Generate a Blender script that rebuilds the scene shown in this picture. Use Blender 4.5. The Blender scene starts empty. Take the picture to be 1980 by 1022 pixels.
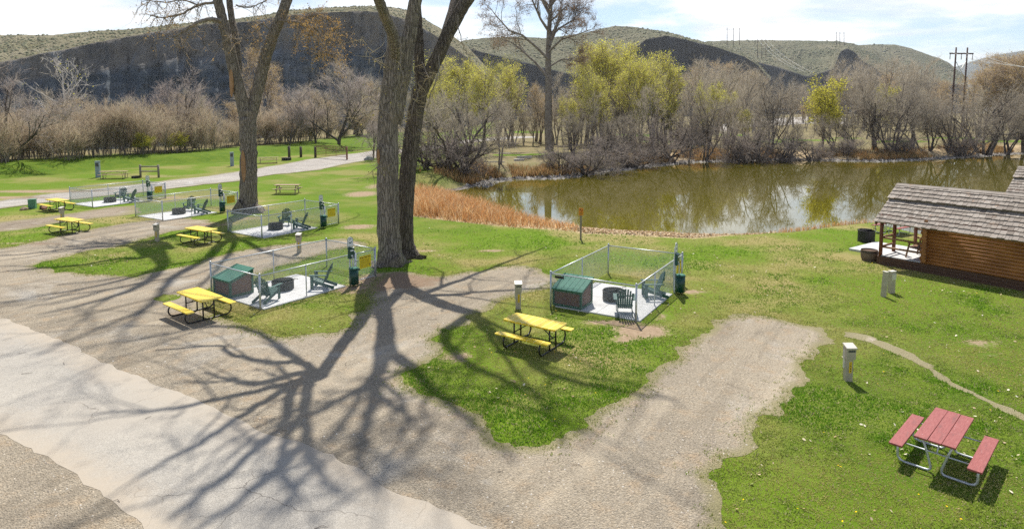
import bpy, bmesh, math, random
import numpy as np
from mathutils import Vector, Matrix
from mathutils.geometry import delaunay_2d_cdt

R = random.Random(7)
NR = np.random.default_rng(11)
scene = bpy.context.scene
col = scene.collection
PI = math.pi

# ------------------------------------------------------------------ camera model (photo pixel -> place on the ground)
F_, T_, YP, CH = 1226.0, math.radians(4.95), 318.0, 7.12
CT, ST = math.cos(T_), math.sin(T_)
def G(u, v, z=0.0):
    a = (u - 990) / F_; b = (YP - v) / F_
    dy = CT + b * ST; dz = -ST + b * CT
    k = (z - CH) / dz
    return (a * k, dy * k, z)
def PD(u, v, Y):
    a = (u - 990) / F_; b = (YP - v) / F_
    dy = CT + b * ST; dz = -ST + b * CT
    k = Y / dy
    return (a * k, Y, CH + dz * k)
def GP(pts, z=0.0):
    return [G(u, v, z)[:2] for u, v in pts]

cam_d = bpy.data.cameras.new('camera'); cam = bpy.data.objects.new('camera', cam_d); col.objects.link(cam)
cam.location = (0, 0, CH); cam.rotation_euler = (PI / 2 - T_, 0, 0)
cam_d.sensor_width = 36; cam_d.lens = F_ / 1980 * 36
cam_d.shift_y = (YP - 511) / 1980
cam_d.clip_start = 0.1; cam_d.clip_end = 8000
scene.camera = cam

# ------------------------------------------------------------------ light
SUN_EL = math.radians(56)
COT = 1 / math.tan(SUN_EL)
sd = bpy.data.lights.new('sun', 'SUN'); so = bpy.data.objects.new('sun', sd); col.objects.link(so)
sd.energy = 4.75; sd.angle = math.radians(0.53); sd.color = (1.0, 0.95, 0.86)
so.rotation_euler = (-(PI / 2 - SUN_EL), 0, 0); so.location = (0, 60, 80)

world = bpy.data.worlds.new('World'); scene.world = world; world.use_nodes = True
nt = world.node_tree; nt.nodes.clear()
def N(nt, t, **kw):
    n = nt.nodes.new(t)
    for k, v in kw.items():
        if k == 'ins':
            for kk, vv in v.items(): n.inputs[kk].default_value = vv
        else: setattr(n, k, v)
    return n
L = lambda nt, a, b: nt.links.new(a, b)
sky = N(nt, 'ShaderNodeTexSky', sky_type='NISHITA', sun_disc=False, sun_elevation=SUN_EL, sun_rotation=0.0, altitude=900, air_density=1.0, dust_density=1.2, ozone_density=1.0)
bg = N(nt, 'ShaderNodeBackground', ins={'Strength': 0.092})
out = N(nt, 'ShaderNodeOutputWorld')
tc = N(nt, 'ShaderNodeTexCoord')
sep = N(nt, 'ShaderNodeSeparateXYZ'); L(nt, tc.outputs['Generated'], sep.inputs[0])
# cloud deck: the view direction cut with a plane overhead
zz = N(nt, 'ShaderNodeMath', operation='MAXIMUM', ins={1: 0.0}); L(nt, sep.outputs['Z'], zz.inputs[0])
za = N(nt, 'ShaderNodeMath', operation='ADD', ins={1: 0.07}); L(nt, zz.outputs[0], za.inputs[0])
cx = N(nt, 'ShaderNodeMath', operation='DIVIDE'); L(nt, sep.outputs['X'], cx.inputs[0]); L(nt, za.outputs[0], cx.inputs[1])
cy = N(nt, 'ShaderNodeMath', operation='DIVIDE'); L(nt, sep.outputs['Y'], cy.inputs[0]); L(nt, za.outputs[0], cy.inputs[1])
cmb = N(nt, 'ShaderNodeCombineXYZ', ins={2: 3.7}); L(nt, cx.outputs[0], cmb.inputs[0]); L(nt, cy.outputs[0], cmb.inputs[1])
cn = N(nt, 'ShaderNodeTexNoise', ins={'Scale': 0.62, 'Detail': 8.0, 'Roughness': 0.58, 'Distortion': 0.35}); L(nt, cmb.outputs[0], cn.inputs['Vector'])
cr = N(nt, 'ShaderNodeMapRange', interpolation_type='SMOOTHSTEP', ins={'From Min': 0.37, 'From Max': 0.60}); L(nt, cn.outputs['Fac'], cr.inputs['Value'])
cn2 = N(nt, 'ShaderNodeTexNoise', ins={'Scale': 1.3, 'Detail': 6.0, 'Roughness': 0.55}); L(nt, cmb.outputs[0], cn2.inputs['Vector'])
ccol = N(nt, 'ShaderNodeMix', data_type='RGBA'); ccol.inputs['A'].default_value = (6.6, 6.95, 7.5, 1); ccol.inputs['B'].default_value = (9.6, 9.6, 9.5, 1)
cr2 = N(nt, 'ShaderNodeMapRange', ins={'From Min': 0.36, 'From Max': 0.58}); L(nt, cn2.outputs['Fac'], cr2.inputs['Value']); L(nt, cr2.outputs[0], ccol.inputs['Factor'])
mixc = N(nt, 'ShaderNodeMix', data_type='RGBA')
hi_ = N(nt, 'ShaderNodeMapRange', interpolation_type='SMOOTHSTEP', ins={'From Min': 0.18, 'From Max': 0.55, 'To Min': 1.0, 'To Max': 0.12}); L(nt, sep.outputs['Z'], hi_.inputs['Value'])
cf_ = N(nt, 'ShaderNodeMath', operation='MULTIPLY'); L(nt, cr.outputs[0], cf_.inputs[0]); L(nt, hi_.outputs[0], cf_.inputs[1])
L(nt, cf_.outputs[0], mixc.inputs['Factor']); L(nt, sky.outputs[0], mixc.inputs['A']); L(nt, ccol.outputs['Result'], mixc.inputs['B'])
L(nt, mixc.outputs['Result'], bg.inputs['Color']); L(nt, bg.outputs[0], out.inputs[0])

scene.view_settings.view_transform = 'Standard'; scene.view_settings.look = 'None'
scene.view_settings.exposure = 0.55; scene.view_settings.gamma = 1.0
scene.cycles.use_denoising = False; scene.cycles.use_adaptive_sampling = False; scene.cycles.sample_clamp_indirect = 4.0
scene.cycles.max_bounces = 6; scene.cycles.diffuse_bounces = 3; scene.cycles.glossy_bounces = 3; scene.cycles.transparent_max_bounces = 8

# ------------------------------------------------------------------ materials
def newmat(name):
    m = bpy.data.materials.new(name); m.use_nodes = True
    t = m.node_tree; t.nodes.clear()
    o = N(t, 'ShaderNodeOutputMaterial'); p = N(t, 'ShaderNodeBsdfPrincipled')
    L(t, p.outputs[0], o.inputs[0])
    return m, t, p
def c4(c): return (c[0], c[1], c[2], 1)
def noise(t, vec, scale, detail=4, rough=0.55, dist=0.0):
    n = N(t, 'ShaderNodeTexNoise', ins={'Scale': scale, 'Detail': detail, 'Roughness': rough, 'Distortion': dist})
    L(t, vec, n.inputs['Vector']); return n.outputs['Fac']
def ramp(t, val, lo, hi, smooth=False):
    n = N(t, 'ShaderNodeMapRange', ins={'From Min': lo, 'From Max': hi})
    if smooth: n.interpolation_type = 'SMOOTHSTEP'
    L(t, val, n.inputs['Value']); return n.outputs[0]
def mix(t, fac, a, b):
    n = N(t, 'ShaderNodeMix', data_type='RGBA')
    if isinstance(fac, float): n.inputs['Factor'].default_value = fac
    else: L(t, fac, n.inputs['Factor'])
    for k, v in (('A', a), ('B', b)):
        if isinstance(v, tuple): n.inputs[k].default_value = c4(v)
        else: L(t, v, n.inputs[k])
    return n.outputs['Result']
def math_(t, op, a, b=None):
    n = N(t, 'ShaderNodeMath', operation=op)
    for i, v in enumerate((a, b)):
        if v is None: continue
        if isinstance(v, (int, float)): n.inputs[i].default_value = v
        else: L(t, v, n.inputs[i])
    return n.outputs[0]
def bump(t, p, h, strength=0.5, dist=0.02):
    b = N(t, 'ShaderNodeBump', ins={'Strength': strength, 'Distance': dist}); L(t, h, b.inputs['Height']); L(t, b.outputs[0], p.inputs['Normal'])
def coords(t, scale=None, kind='Object'):
    c = N(t, 'ShaderNodeTexCoord').outputs[kind]
    if scale:
        mp = N(t, 'ShaderNodeMapping'); mp.inputs['Scale'].default_value = scale; L(t, c, mp.inputs[0]); c = mp.outputs[0]
    return c
def attr(t, name, out='Fac'):
    return N(t, 'ShaderNodeAttribute', attribute_name=name).outputs[out]
def worldpos(t): return N(t, 'ShaderNodeNewGeometry').outputs['Position']

def mottled(name, a, b, scale=6, rough=0.6, metal=0.0, detail=5, stretch=None, bmp=0.0, spec=None, lo=0.35, hi=0.65, bdist=0.01):
    m, t, p = newmat(name)
    c = coords(t, stretch)
    n = noise(t, c, scale, detail)
    L(t, mix(t, ramp(t, n, lo, hi), a, b), p.inputs['Base Color'])
    p.inputs['Roughness'].default_value = rough; p.inputs['Metallic'].default_value = metal
    if spec is not None: p.inputs['Specular IOR Level'].default_value = spec
    if bmp: bump(t, p, n, bmp, bdist)
    return m
M = {}
M['yellow'] = mottled('yellow_coating', (0.72, 0.47, 0.012), (0.84, 0.58, 0.03), 9, 0.42)
M['black'] = mottled('black_steel', (0.008, 0.008, 0.008), (0.02, 0.018, 0.016), 8, 0.35)
M['galv'] = mottled('galvanised_steel', (0.42, 0.45, 0.48), (0.58, 0.6, 0.62), 12, 0.42, 0.55)
M['wire'] = mottled('galvanised_wire', (0.36, 0.42, 0.43), (0.5, 0.55, 0.56), 12, 0.5, 0.3)
M['green'] = mottled('dark_green_plastic', (0.010, 0.060, 0.046), (0.018, 0.088, 0.068), 7, 0.5)
M['canister'] = mottled('green_paint', (0.004, 0.045, 0.032), (0.008, 0.065, 0.045), 5, 0.35)
M['lidgreen'] = mottled('green_boards', (0.022, 0.125, 0.085), (0.04, 0.165, 0.115), 9, 0.8, stretch=(1, 6, 6))
M['trim'] = mottled('green_trim', (0.012, 0.085, 0.04), (0.02, 0.12, 0.055), 8, 0.5)
M['brown'] = mottled('brown_boards', (0.14, 0.066, 0.043), (0.20, 0.10, 0.07), 8, 0.7, stretch=(1, 1, 9))
M['iron'] = mottled('sooty_iron', (0.010, 0.009, 0.010), (0.030, 0.024, 0.022), 6, 0.6)
M['ash'] = mottled('ash', (0.05, 0.045, 0.04), (0.16, 0.15, 0.14), 9, 0.95)
M['cream'] = mottled('cream_paint', (0.36, 0.315, 0.24), (0.46, 0.41, 0.32), 4, 0.5)
M['creamtop'] = mottled('pale_cap', (0.56, 0.52, 0.44), (0.64, 0.6, 0.52), 4, 0.5)
M['window'] = mottled('dark_meter_window', (0.04, 0.045, 0.05), (0.08, 0.085, 0.09), 6, 0.3)
M['label'] = mottled('yellow_label', (0.72, 0.46, 0.01), (0.8, 0.52, 0.02), 6, 0.5)
M['signyellow'] = mottled('yellow_sign', (0.74, 0.56, 0.008), (0.82, 0.63, 0.015), 3, 0.5)
M['ink'] = mottled('black_ink', (0.012, 0.012, 0.012), (0.02, 0.02, 0.02), 6, 0.6)
M['inkgreen'] = mottled('green_ink', (0.01, 0.08, 0.06), (0.015, 0.1, 0.08), 6, 0.6)
M['white'] = mottled('white_sign', (0.72, 0.74, 0.74), (0.8, 0.82, 0.82), 6, 0.5)
M['orange'] = mottled('orange_sign', (0.66, 0.23, 0.008), (0.76, 0.3, 0.012), 6, 0.5)
M['red'] = mottled('red_ink', (0.25, 0.02, 0.008), (0.32, 0.03, 0.01), 6, 0.6)
M['greywood'] = mottled('weathered_wood', (0.16, 0.135, 0.11), (0.30, 0.26, 0.21), 10, 0.85, stretch=(1, 9, 9), bmp=0.3)
M['darkpost'] = mottled('dark_post_wood', (0.05, 0.04, 0.032), (0.12, 0.095, 0.075), 9, 0.9, stretch=(5, 5, 1), bmp=0.3)
M['tanwood'] = mottled('tan_table_boards', (0.24, 0.155, 0.09), (0.36, 0.25, 0.15), 8, 0.7, stretch=(1, 8, 8))
M['greyblue'] = mottled('grey_blue_post', (0.22, 0.28, 0.33), (0.3, 0.37, 0.42), 4, 0.5)
M['boxgreen'] = mottled('utility_green', (0.07, 0.2, 0.12), (0.1, 0.26, 0.16), 4, 0.5)
M['rock'] = mottled('tan_rock', (0.2, 0.14, 0.09), (0.42, 0.32, 0.22), 4, 0.9, bmp=0.5)
M['greyrock'] = mottled('grey_rock', (0.2, 0.2, 0.2), (0.42, 0.41, 0.40), 3, 0.9, bmp=0.5)
M['rust'] = mottled('rusty_steel', (0.16, 0.06, 0.03), (0.27, 0.12, 0.07), 6, 0.7)
M['concrete_block'] = mottled('concrete_blocks', (0.3, 0.28, 0.27), (0.5, 0.48, 0.45), 2, 0.9)
M['dirt'] = mottled('planter_soil', (0.08, 0.05, 0.035), (0.16, 0.1, 0.07), 10, 1.0, bmp=0.6)
M['barrel'] = mottled('barrel_staves', (0.10, 0.07, 0.05), (0.2, 0.145, 0.1), 9, 0.8, stretch=(6, 6, 1))
M['pole'] = mottled('creosote_pole', (0.06, 0.03, 0.022), (0.11, 0.06, 0.045), 8, 0.85, stretch=(5, 5, 1))
M['line'] = mottled('power_cable', (0.55, 0.55, 0.5), (0.62, 0.62, 0.58), 2, 0.4, 0.4)
M['porcelain'] = mottled('insulator', (0.2, 0.2, 0.2), (0.3, 0.3, 0.3), 2, 0.4)

def redboards():
    m, t, p = newmat('worn_red_boards')
    c = coords(t, (1, 7, 7)); n = noise(t, c, 7, 6); c2 = coords(t); n2 = noise(t, c2, 22, 4, 0.7)
    a = mix(t, ramp(t, n, 0.35, 0.65), (0.235, 0.05, 0.045), (0.31, 0.085, 0.075))
    b = mix(t, ramp(t, noise(t, coords(t, (0.6, 3, 3)), 2.5, 6, 0.7), 0.56, 0.7), mix(t, ramp(t, n2, 0.64, 0.70), a, (0.46, 0.34, 0.32)), (0.16, 0.05, 0.045))
    L(t, b, p.inputs['Base Color']); p.inputs['Roughness'].default_value = 0.62; bump(t, p, n, 0.25, 0.01)
    return m
M['red_boards'] = redboards()
def concrete():
    m, t, p = newmat('pale_concrete'); c = worldpos(t)
    n = noise(t, c, 2.2, 6); n2 = noise(t, c, 60, 3)
    a = mix(t, ramp(t, n, 0.3, 0.7), (0.52, 0.52, 0.52), (0.64, 0.64, 0.635))
    sx = N(t, 'ShaderNodeSeparateXYZ'); L(t, coords(t), sx.inputs[0]); jn = math_(t, 'MINIMUM', math_(t, 'ABSOLUTE', math_(t, 'SUBTRACT', sx.outputs[0], 1.87)), math_(t, 'ABSOLUTE', math_(t, 'ADD', sx.outputs[1], 1.76)))
    a = mix(t, ramp(t, noise(t, c, 0.9, 5, .65), 0.55, 0.72), a, (0.43, 0.425, 0.415)); a = mix(t, ramp(t, jn, 0.016, 0.008), a, (0.2, 0.19, 0.18))
    L(t, mix(t, ramp(t, n2, 0.3, 0.9), a, (0.45, 0.44, 0.43)), p.inputs['Base Color']); p.inputs['Roughness'].default_value = 0.85
    bump(t, p, n2, 0.2, 0.004)
    return m
M['concrete'] = concrete()
def log_mat():
    m, t, p = newmat('stained_logs'); c = coords(t, (0.6, 5, 5)); n = noise(t, c, 5, 6, 0.6); n2 = noise(t, coords(t), 1.2, 4)
    a = mix(t, ramp(t, n, 0.35, 0.65), (0.17, 0.06, 0.014), (0.31, 0.12, 0.03))
    L(t, mix(t, ramp(t, n2, 0.35, 0.75), a, (0.38, 0.155, 0.038)), p.inputs['Base Color']); p.inputs['Roughness'].default_value = 0.5; bump(t, p, n, 0.3, 0.01)
    return m
M['logs'] = log_mat()
M['skirt'] = mottled('dark_brown_skirt', (0.06, 0.028, 0.015), (0.105, 0.05, 0.028), 6, 0.75, stretch=(1, 6, 6))
M['redpost'] = mottled('red_brown_post', (0.12, 0.036, 0.016), (0.19, 0.06, 0.028), 6, 0.6, stretch=(6, 6, 1))
M['benchwood'] = mottled('brown_bench_wood', (0.16, 0.075, 0.03), (0.27, 0.14, 0.06), 8, 0.6, stretch=(1, 6, 6))
def shake_mat():
    m, t, p = newmat('weathered_shakes'); a = attr(t, 'tone'); c = coords(t, (1, 1, 1)); n = noise(t, c, 3, 6); n2 = noise(t, coords(t, (14, 2, 2)), 4, 5)
    ck = mix(t, a, (0.15, 0.12, 0.098), (0.39, 0.345, 0.30))
    ck = mix(t, ramp(t, n2, 0.4, 0.7), ck, (0.24, 0.2, 0.165))
    L(t, mix(t, ramp(t, n, 0.62, 0.75), ck, (0.30, 0.19, 0.12)), p.inputs['Base Color']); p.inputs['Roughness'].default_value = 0.85; bump(t, p, n2, 0.4, 0.01)
    return m
M['shake'] = shake_mat()
def bark(name, a, b, c_, sc=1.0):
    m, t, p = newmat(name); c = coords(t, (1, 1, 0.16))
    v = N(t, 'ShaderNodeTexVoronoi', feature='DISTANCE_TO_EDGE', ins={'Scale': 9.0 * sc}); 
    nd = N(t, 'ShaderNodeTexNoise', ins={'Scale': 5 * sc, 'Detail': 5.0}); L(t, c, nd.inputs['Vector'])
    ad = N(t, 'ShaderNodeMix', data_type='RGBA', blend_type='ADD'); ad.inputs['Factor'].default_value = 0.25; L(t, c, ad.inputs['A']); L(t, nd.outputs['Color'], ad.inputs['B'])
    L(t, ad.outputs['Result'], v.inputs['Vector'])
    e = ramp(t, v.outputs['Distance'], 0.0, 0.16)
    n = noise(t, coords(t), 1.3 * sc, 5); n3 = noise(t, c, 24 * sc, 4)
    k = mix(t, e, a, b)
    k = mix(t, ramp(t, n, 0.5, 0.72), k, c_)
    L(t, mix(t, ramp(t, n3, 0.3, 0.7), k, b), p.inputs['Base Color'])
    p.inputs['Roughness'].default_value = 0.95; p.inputs['Specular IOR Level'].default_value = 0.15
    h = math_(t, 'ADD', e, math_(t, 'MULTIPLY', n3, 0.5)); bump(t, p, h, 1.0, 0.05)
    return m
M['bark'] = bark('cottonwood_bark', (0.042, 0.034, 0.028), (0.26, 0.225, 0.19), (0.31, 0.245, 0.185))
M['bark2'] = bark('dark_cottonwood_bark', (0.025, 0.021, 0.018), (0.155, 0.13, 0.108), (0.2, 0.155, 0.118))
M['woundwood'] = mottled('bare_orange_wood', (0.24, 0.125, 0.055), (0.38, 0.23, 0.12), 4, 0.9, stretch=(3, 3, 0.5), bmp=0.5)
def plain(name, a, b, scale=2.0, rough=0.9):
    m, t, p = newmat(name); n = noise(t, worldpos(t), scale, 3)
    L(t, mix(t, ramp(t, n, 0.35, 0.65), a, b), p.inputs['Base Color']); p.inputs['Roughness'].default_value = rough; p.inputs['Specular IOR Level'].default_value = 0.2
    return m
M['darkbark'] = plain('dark_branch_bark', (0.075, 0.062, 0.055), (0.15, 0.125, 0.11))
M['midbark'] = plain('grey_branch_bark', (0.17, 0.142, 0.12), (0.3, 0.26, 0.225))
M['palebark'] = plain('bleached_branches', (0.55, 0.51, 0.46), (0.72, 0.68, 0.62))
def tinted(name, rough=0.9, trans=0.0):
    m, t, p = newmat(name); a = attr(t, 'tint', 'Color'); L(t, a, p.inputs['Base Color']); p.inputs['Roughness'].default_value = rough; p.inputs['Specular IOR Level'].default_value = 0.15
    if trans:
        o = [n for n in t.nodes if n.type == 'OUTPUT_MATERIAL'][0]
        tr = N(t, 'ShaderNodeBsdfTranslucent'); L(t, a, tr.inputs['Color'])
        ms = N(t, 'ShaderNodeMixShader', ins={0: trans}); L(t, p.outputs[0], ms.inputs[1]); L(t, tr.outputs[0], ms.inputs[2]); L(t, ms.outputs[0], o.inputs[0])
    return m
M['twig'] = tinted('twigs_and_buds', 0.85, 0.4)
M['grassblade'] = tinted('grass_blades', 0.7, 0.4)
M['litter'] = tinted('dry_litter', 0.9, 0.1)
M['pebble'] = tinted('pebbles', 0.9)

# ------------------------------------------------------------------ mesh building
class MB:
    def __init__(s): s.v = []; s.f = []; s.mi = []; s.sm = []
    def add(s, vs, fs, mi=0, smooth=False):
        b = len(s.v); s.v.extend([tuple(v) for v in vs])
        for f in fs: s.f.append(tuple(i + b for i in f)); s.mi.append(mi); s.sm.append(smooth)
    def box(s, c, size, rot=None, mi=0):
        hx, hy, hz = size[0] / 2, size[1] / 2, size[2] / 2
        vs = [Vector((x, y, z)) for x in (-hx, hx) for y in (-hy, hy) for z in (-hz, hz)]
        if rot is not None: vs = [rot @ v for v in vs]
        c = Vector(c)
        s.add([v + c for v in vs], [(0, 1, 3, 2), (4, 6, 7, 5), (0, 4, 5, 1), (2, 3, 7, 6), (0, 2, 6, 4), (1, 5, 7, 3)], mi)
    def tube(s, pts, rad, n=8, mi=0, caps=True, smooth=True, wob=None):
        pts = [Vector(p) for p in pts]; k = len(pts)
        if not hasattr(rad, '__len__'): rad = [rad] * k
        vs = []; up = None
        for i in range(k):
            d = (pts[min(i + 1, k - 1)] - pts[max(i - 1, 0)])
            d = d.normalized() if d.length > 1e-9 else Vector((0, 0, 1))
            if up is None: up = d.orthogonal().normalized()
            else:
                up = up - d * up.dot(d); up = up.normalized() if up.length > 1e-6 else d.orthogonal().normalized()
            sd_ = d.cross(up)
            for j in range(n):
                a = 2 * PI * j / n; r = rad[i] * (wob(i, j) if wob else 1)
                vs.append(pts[i] + (up * math.cos(a) + sd_ * math.sin(a)) * r)
        fs = [(i * n + j, i * n + (j + 1) % n, (i + 1) * n + (j + 1) % n, (i + 1) * n + j) for i in range(k - 1) for j in range(n)]
        s.add(vs, fs, mi, smooth)
        if caps:
            b = len(s.v) - k * n
            s.f.append(tuple(b + j for j in reversed(range(n)))); s.mi.append(mi); s.sm.append(False)
            s.f.append(tuple(b + (k - 1) * n + j for j in range(n))); s.mi.append(mi); s.sm.append(False)
    def bar(s, a, b, w, h, mi=0, up=(0, 0, 1)):
        a, b = Vector(a), Vector(b); d = b - a; l = d.length; d = d / l
        u = Vector(up); sx = d.cross(u)
        if sx.length < 1e-6: sx = d.cross(Vector((1, 0, 0)))
        sx.normalize(); u2 = sx.cross(d)
        m = Matrix((d, sx, u2)).transposed()
        s.box((a + b) / 2, (l, w, h), m, mi)
    def prism(s, poly, z0, z1, mi=0):
        n = len(poly)
        s.add([(x, y, z0) for x, y in poly] + [(x, y, z1) for x, y in poly],
              [tuple(range(n - 1, -1, -1)), tuple(range(n, 2 * n))] + [(i, (i + 1) % n, n + (i + 1) % n, n + i) for i in range(n)], mi)
    def mesh(s, name, mats, bevel=0):
        me = bpy.data.meshes.new(name); me.from_pydata(s.v, [], s.f)
        for m in (mats if isinstance(mats, (list, tuple)) else [mats]): me.materials.append(m)
        me.polygons.foreach_set('material_index', s.mi); me.polygons.foreach_set('use_smooth', s.sm)
        if bevel:
            bm = bmesh.new(); bm.from_mesh(me)
            bmesh.ops.bevel(bm, geom=[e for e in bm.edges if len(e.link_faces) == 2 and e.calc_face_angle(0) > 0.6], offset=bevel, segments=1, affect='EDGES', clamp_overlap=True)
            bm.to_mesh(me); bm.free()
        me.update(); return me
    def obj(s, name, mats, parent=None, bevel=0):
        o = bpy.data.objects.new(name, s.mesh(name, mats, bevel)); col.objects.link(o)
        if parent is not None: o.parent = parent
        return o
def npmesh(name, verts, faces, mat, tint=None, smooth=False):
    """verts (n,3) array, faces (m,k) array; tint (m,3) colour for each face"""
    me = bpy.data.meshes.new(name); verts = np.asarray(verts, np.float32); faces = np.asarray(faces, np.int32)
    m, k = faces.shape
    me.vertices.add(len(verts)); me.vertices.foreach_set('co', verts.ravel())
    me.loops.add(m * k); me.loops.foreach_set('vertex_index', faces.ravel())
    me.polygons.add(m); me.polygons.foreach_set('loop_start', np.arange(0, m * k, k, dtype=np.int32))
    if smooth: me.polygons.foreach_set('use_smooth', np.ones(m, bool))
    me.materials.append(mat)
    if tint is not None:
        a = me.attributes.new('tint', 'FLOAT_COLOR', 'FACE'); c = np.ones((m, 4), np.float32); c[:, :3] = tint; a.data.foreach_set('color', c.ravel())
    me.update(calc_edges=True); return me
def link(name, me, parent=None):
    o = bpy.data.objects.new(name, me); col.objects.link(o)
    if parent is not None: o.parent = parent
    return o
def thing(name, label, cat, loc=(0, 0, 0), rz=0.0, group=None):
    o = bpy.data.objects.new(name, None); col.objects.link(o); o.empty_display_size = 0.2
    o.location = loc; o.rotation_euler = (0, 0, rz); o['label'] = label; o['category'] = cat
    if group: o['group'] = group
    return o
def tag(o, label, cat, group=None):
    o['label'] = label; o['category'] = cat
    if group: o['group'] = group
    return o
def kind(o, k, label=None, cat=None):
    o['kind'] = k
    if label: o['label'] = label
    if cat: o['category'] = cat
    return o
def dup(root, loc=None, rz=None, label=None, scale=None):
    def cp(o, parent):
        c = o.copy(); col.objects.link(c)
        if parent is not None: c.parent = parent
        for ch in o.children: cp(ch, c)
        return c
    r = cp(root, None)
    if loc is not None: r.location = loc
    if rz is not None: r.rotation_euler = (0, 0, rz)
    if scale is not None: r.scale = scale
    if label: r['label'] = label
    return r
def text_mesh(body, size, depth=0.001):
    cu = bpy.data.curves.new('lettering', 'FONT'); cu.body = body; cu.size = size; cu.align_x = 'CENTER'; cu.align_y = 'CENTER'; cu.extrude = depth
    o = bpy.data.objects.new('lettering', cu); col.objects.link(o)
    dg = bpy.context.evaluated_depsgraph_get(); me = bpy.data.meshes.new_from_object(o.evaluated_get(dg))
    bpy.data.objects.remove(o); bpy.data.curves.remove(cu)
    vs = [tuple(v.co) for v in me.vertices]; fs = [tuple(p.vertices) for p in me.polygons]; bpy.data.meshes.remove(me)
    return vs, fs
def put_text(mb, body, size, mat4, mi=0, bold=0.0):
    vs, fs = text_mesh(body, size)
    mb.add([mat4 @ Vector(v) for v in vs], fs, mi)
    if bold:
        mb.add([mat4 @ (Vector(v) + Vector((bold, 0, 0.0007))) for v in vs], fs, mi)

# ------------------------------------------------------------------ distances to outlines
def seg_dist(px, py, poly, closed=True):
    P = np.asarray(poly, float); Q = np.roll(P, -1, 0) if closed else P[1:]
    P = P if closed else P[:-1]
    d2 = np.full(px.shape, 1e18)
    for (ax, ay), (bx, by) in zip(P, Q):
        dx, dy = bx - ax, by - ay; l2 = dx * dx + dy * dy + 1e-12
        t = np.clip(((px - ax) * dx + (py - ay) * dy) / l2, 0, 1)
        d2 = np.minimum(d2, (px - ax - t * dx) ** 2 + (py - ay - t * dy) ** 2)
    return np.sqrt(d2)
def inside(px, py, poly):
    P = np.asarray(poly, float); Q = np.roll(P, -1, 0); r = np.zeros(px.shape, bool)
    for (ax, ay), (bx, by) in zip(P, Q):
        if ay == by: continue
        c = ((ay > py) != (by > py)) & (px < (bx - ax) * (py - ay) / (by - ay) + ax); r ^= c
    return r
def sdf(px, py, poly):
    px = np.asarray(px, float); py = np.asarray(py, float)
    return np.where(inside(px, py, poly), -1, 1) * seg_dist(px, py, poly)
def sstep(a, b, x):
    t = np.clip((x - a) / (b - a), 0, 1); return t * t * (3 - 2 * t)
def vnoise(x, y, s, seed=0):
    """smooth value noise, 0..1"""
    x = np.asarray(x, float) * s; y = np.asarray(y, float) * s
    xi = np.floor(x).astype(np.int64); yi = np.floor(y).astype(np.int64); fx = x - xi; fy = y - yi
    fx = fx * fx * (3 - 2 * fx); fy = fy * fy * (3 - 2 * fy)
    def h(i, j):
        n = (i * 374761393 + j * 668265263 + seed * 982451653) & 0xffffffff
        n = ((n ^ (n >> 13)) * 1274126177) & 0xffffffff
        return ((n ^ (n >> 16)) & 0xffff) / 65535.0
    return (h(xi, yi) * (1 - fx) + h(xi + 1, yi) * fx) * (1 - fy) + (h(xi, yi + 1) * (1 - fx) + h(xi + 1, yi + 1) * fx) * fy
def fbm(x, y, s, seed=0, o=4):
    r = 0; a = 0.5
    for i in range(o): r = r + a * vnoise(x, y, s * 2 ** i, seed + i * 17); a *= 0.5
    return r / (1 - 0.5 ** o)

# ------------------------------------------------------------------ outlines read from the photograph, laid on the ground
WZ = -0.7
near_shore = GP([(870, 380), (905, 392), (960, 412), (1050, 432), (1130, 444), (1190, 449), (1250, 453), (1330, 457), (1400, 457), (1480, 452), (1560, 441), (1640, 432), (1700, 430)], WZ)
far_shore = GP([(870, 372), (905, 371), (935, 362), (962, 352), (1000, 348), (1080, 346), (1130, 340), (1180, 333), (1240, 325), (1330, 315), (1440, 311), (1560, 310), (1700, 313), (1800, 309), (1900, 303), (1980, 297)], WZ)
pond = near_shore + [(26, 37.5), (34, 35), (46, 33), (62, 40), (85, 60), (120, 85), (150, 112)] + [(140, 118), (110, 112)] + far_shore[::-1]
asphalt = GP([(-60, 592), (0, 612), (60, 636), (130, 664), (200, 699), (262, 727), (337, 755), (386, 778), (423, 794), (461, 809), (509, 835), (570, 851), (640, 881), (700, 908), (726, 932), (775, 955), (823, 974), (868, 992), (913, 1012)]) + [(2.7, 8.1), (6.0, 5.8), (9.5, 2.8), (3.6, 2.8), (0.7, 5.6)] + GP([(300, 1030), (200, 960), (100, 890), (0, 838), (-80, 800)])
gravel_lot = GP([(-160, 500), (-80, 490), (0, 480), (70, 466), (150, 449), (240, 432), (300, 424), (370, 421), (430, 431), (400, 440), (330, 447), (290, 459), (240, 474), (160, 489), (100, 502), (70, 512), (123, 523), (189, 531), (263, 535), (320, 519), (373, 511), (388, 503), (447, 487), (535, 474), (594, 467), (660, 462), (708, 470), (711, 476), (640, 486), (564, 510), (505, 529), (440, 543), (409, 548), (388, 560), (420, 620), (560, 650), (640, 640), (715, 590), (700, 560), (715, 545), (740, 530), (790, 526), (850, 534), (930, 521), (1000, 513), (1050, 520), (1075, 537), (1050, 562), (1000, 573), (960, 592), (910, 612), (860, 638), (838, 655), (860, 680), (838, 700), (790, 712), (770, 728), (800, 738), (838, 767), (883, 782), (928, 804), (950, 842), (999, 857), (1040, 866), (1066, 860), (1080, 850), (1122, 823), (1163, 790), (1208, 765), (1229, 740), (1270, 707), (1332, 662), (1394, 625), (1427, 611), (1448, 608), (1518, 617), (1580, 633), (1617, 649), (1612, 664), (1572, 695), (1545, 732), (1518, 782), (1490, 812), (1468, 842), (1455, 885), (1415, 892), (1394, 930), (1370, 985), (1380, 1022), (1390, 1100)]) + [(5.5, 7.0), (10, 4.2), (14, 2.0), (-14, 2.0), (-26, 9.0), (-40, 20)]
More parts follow.
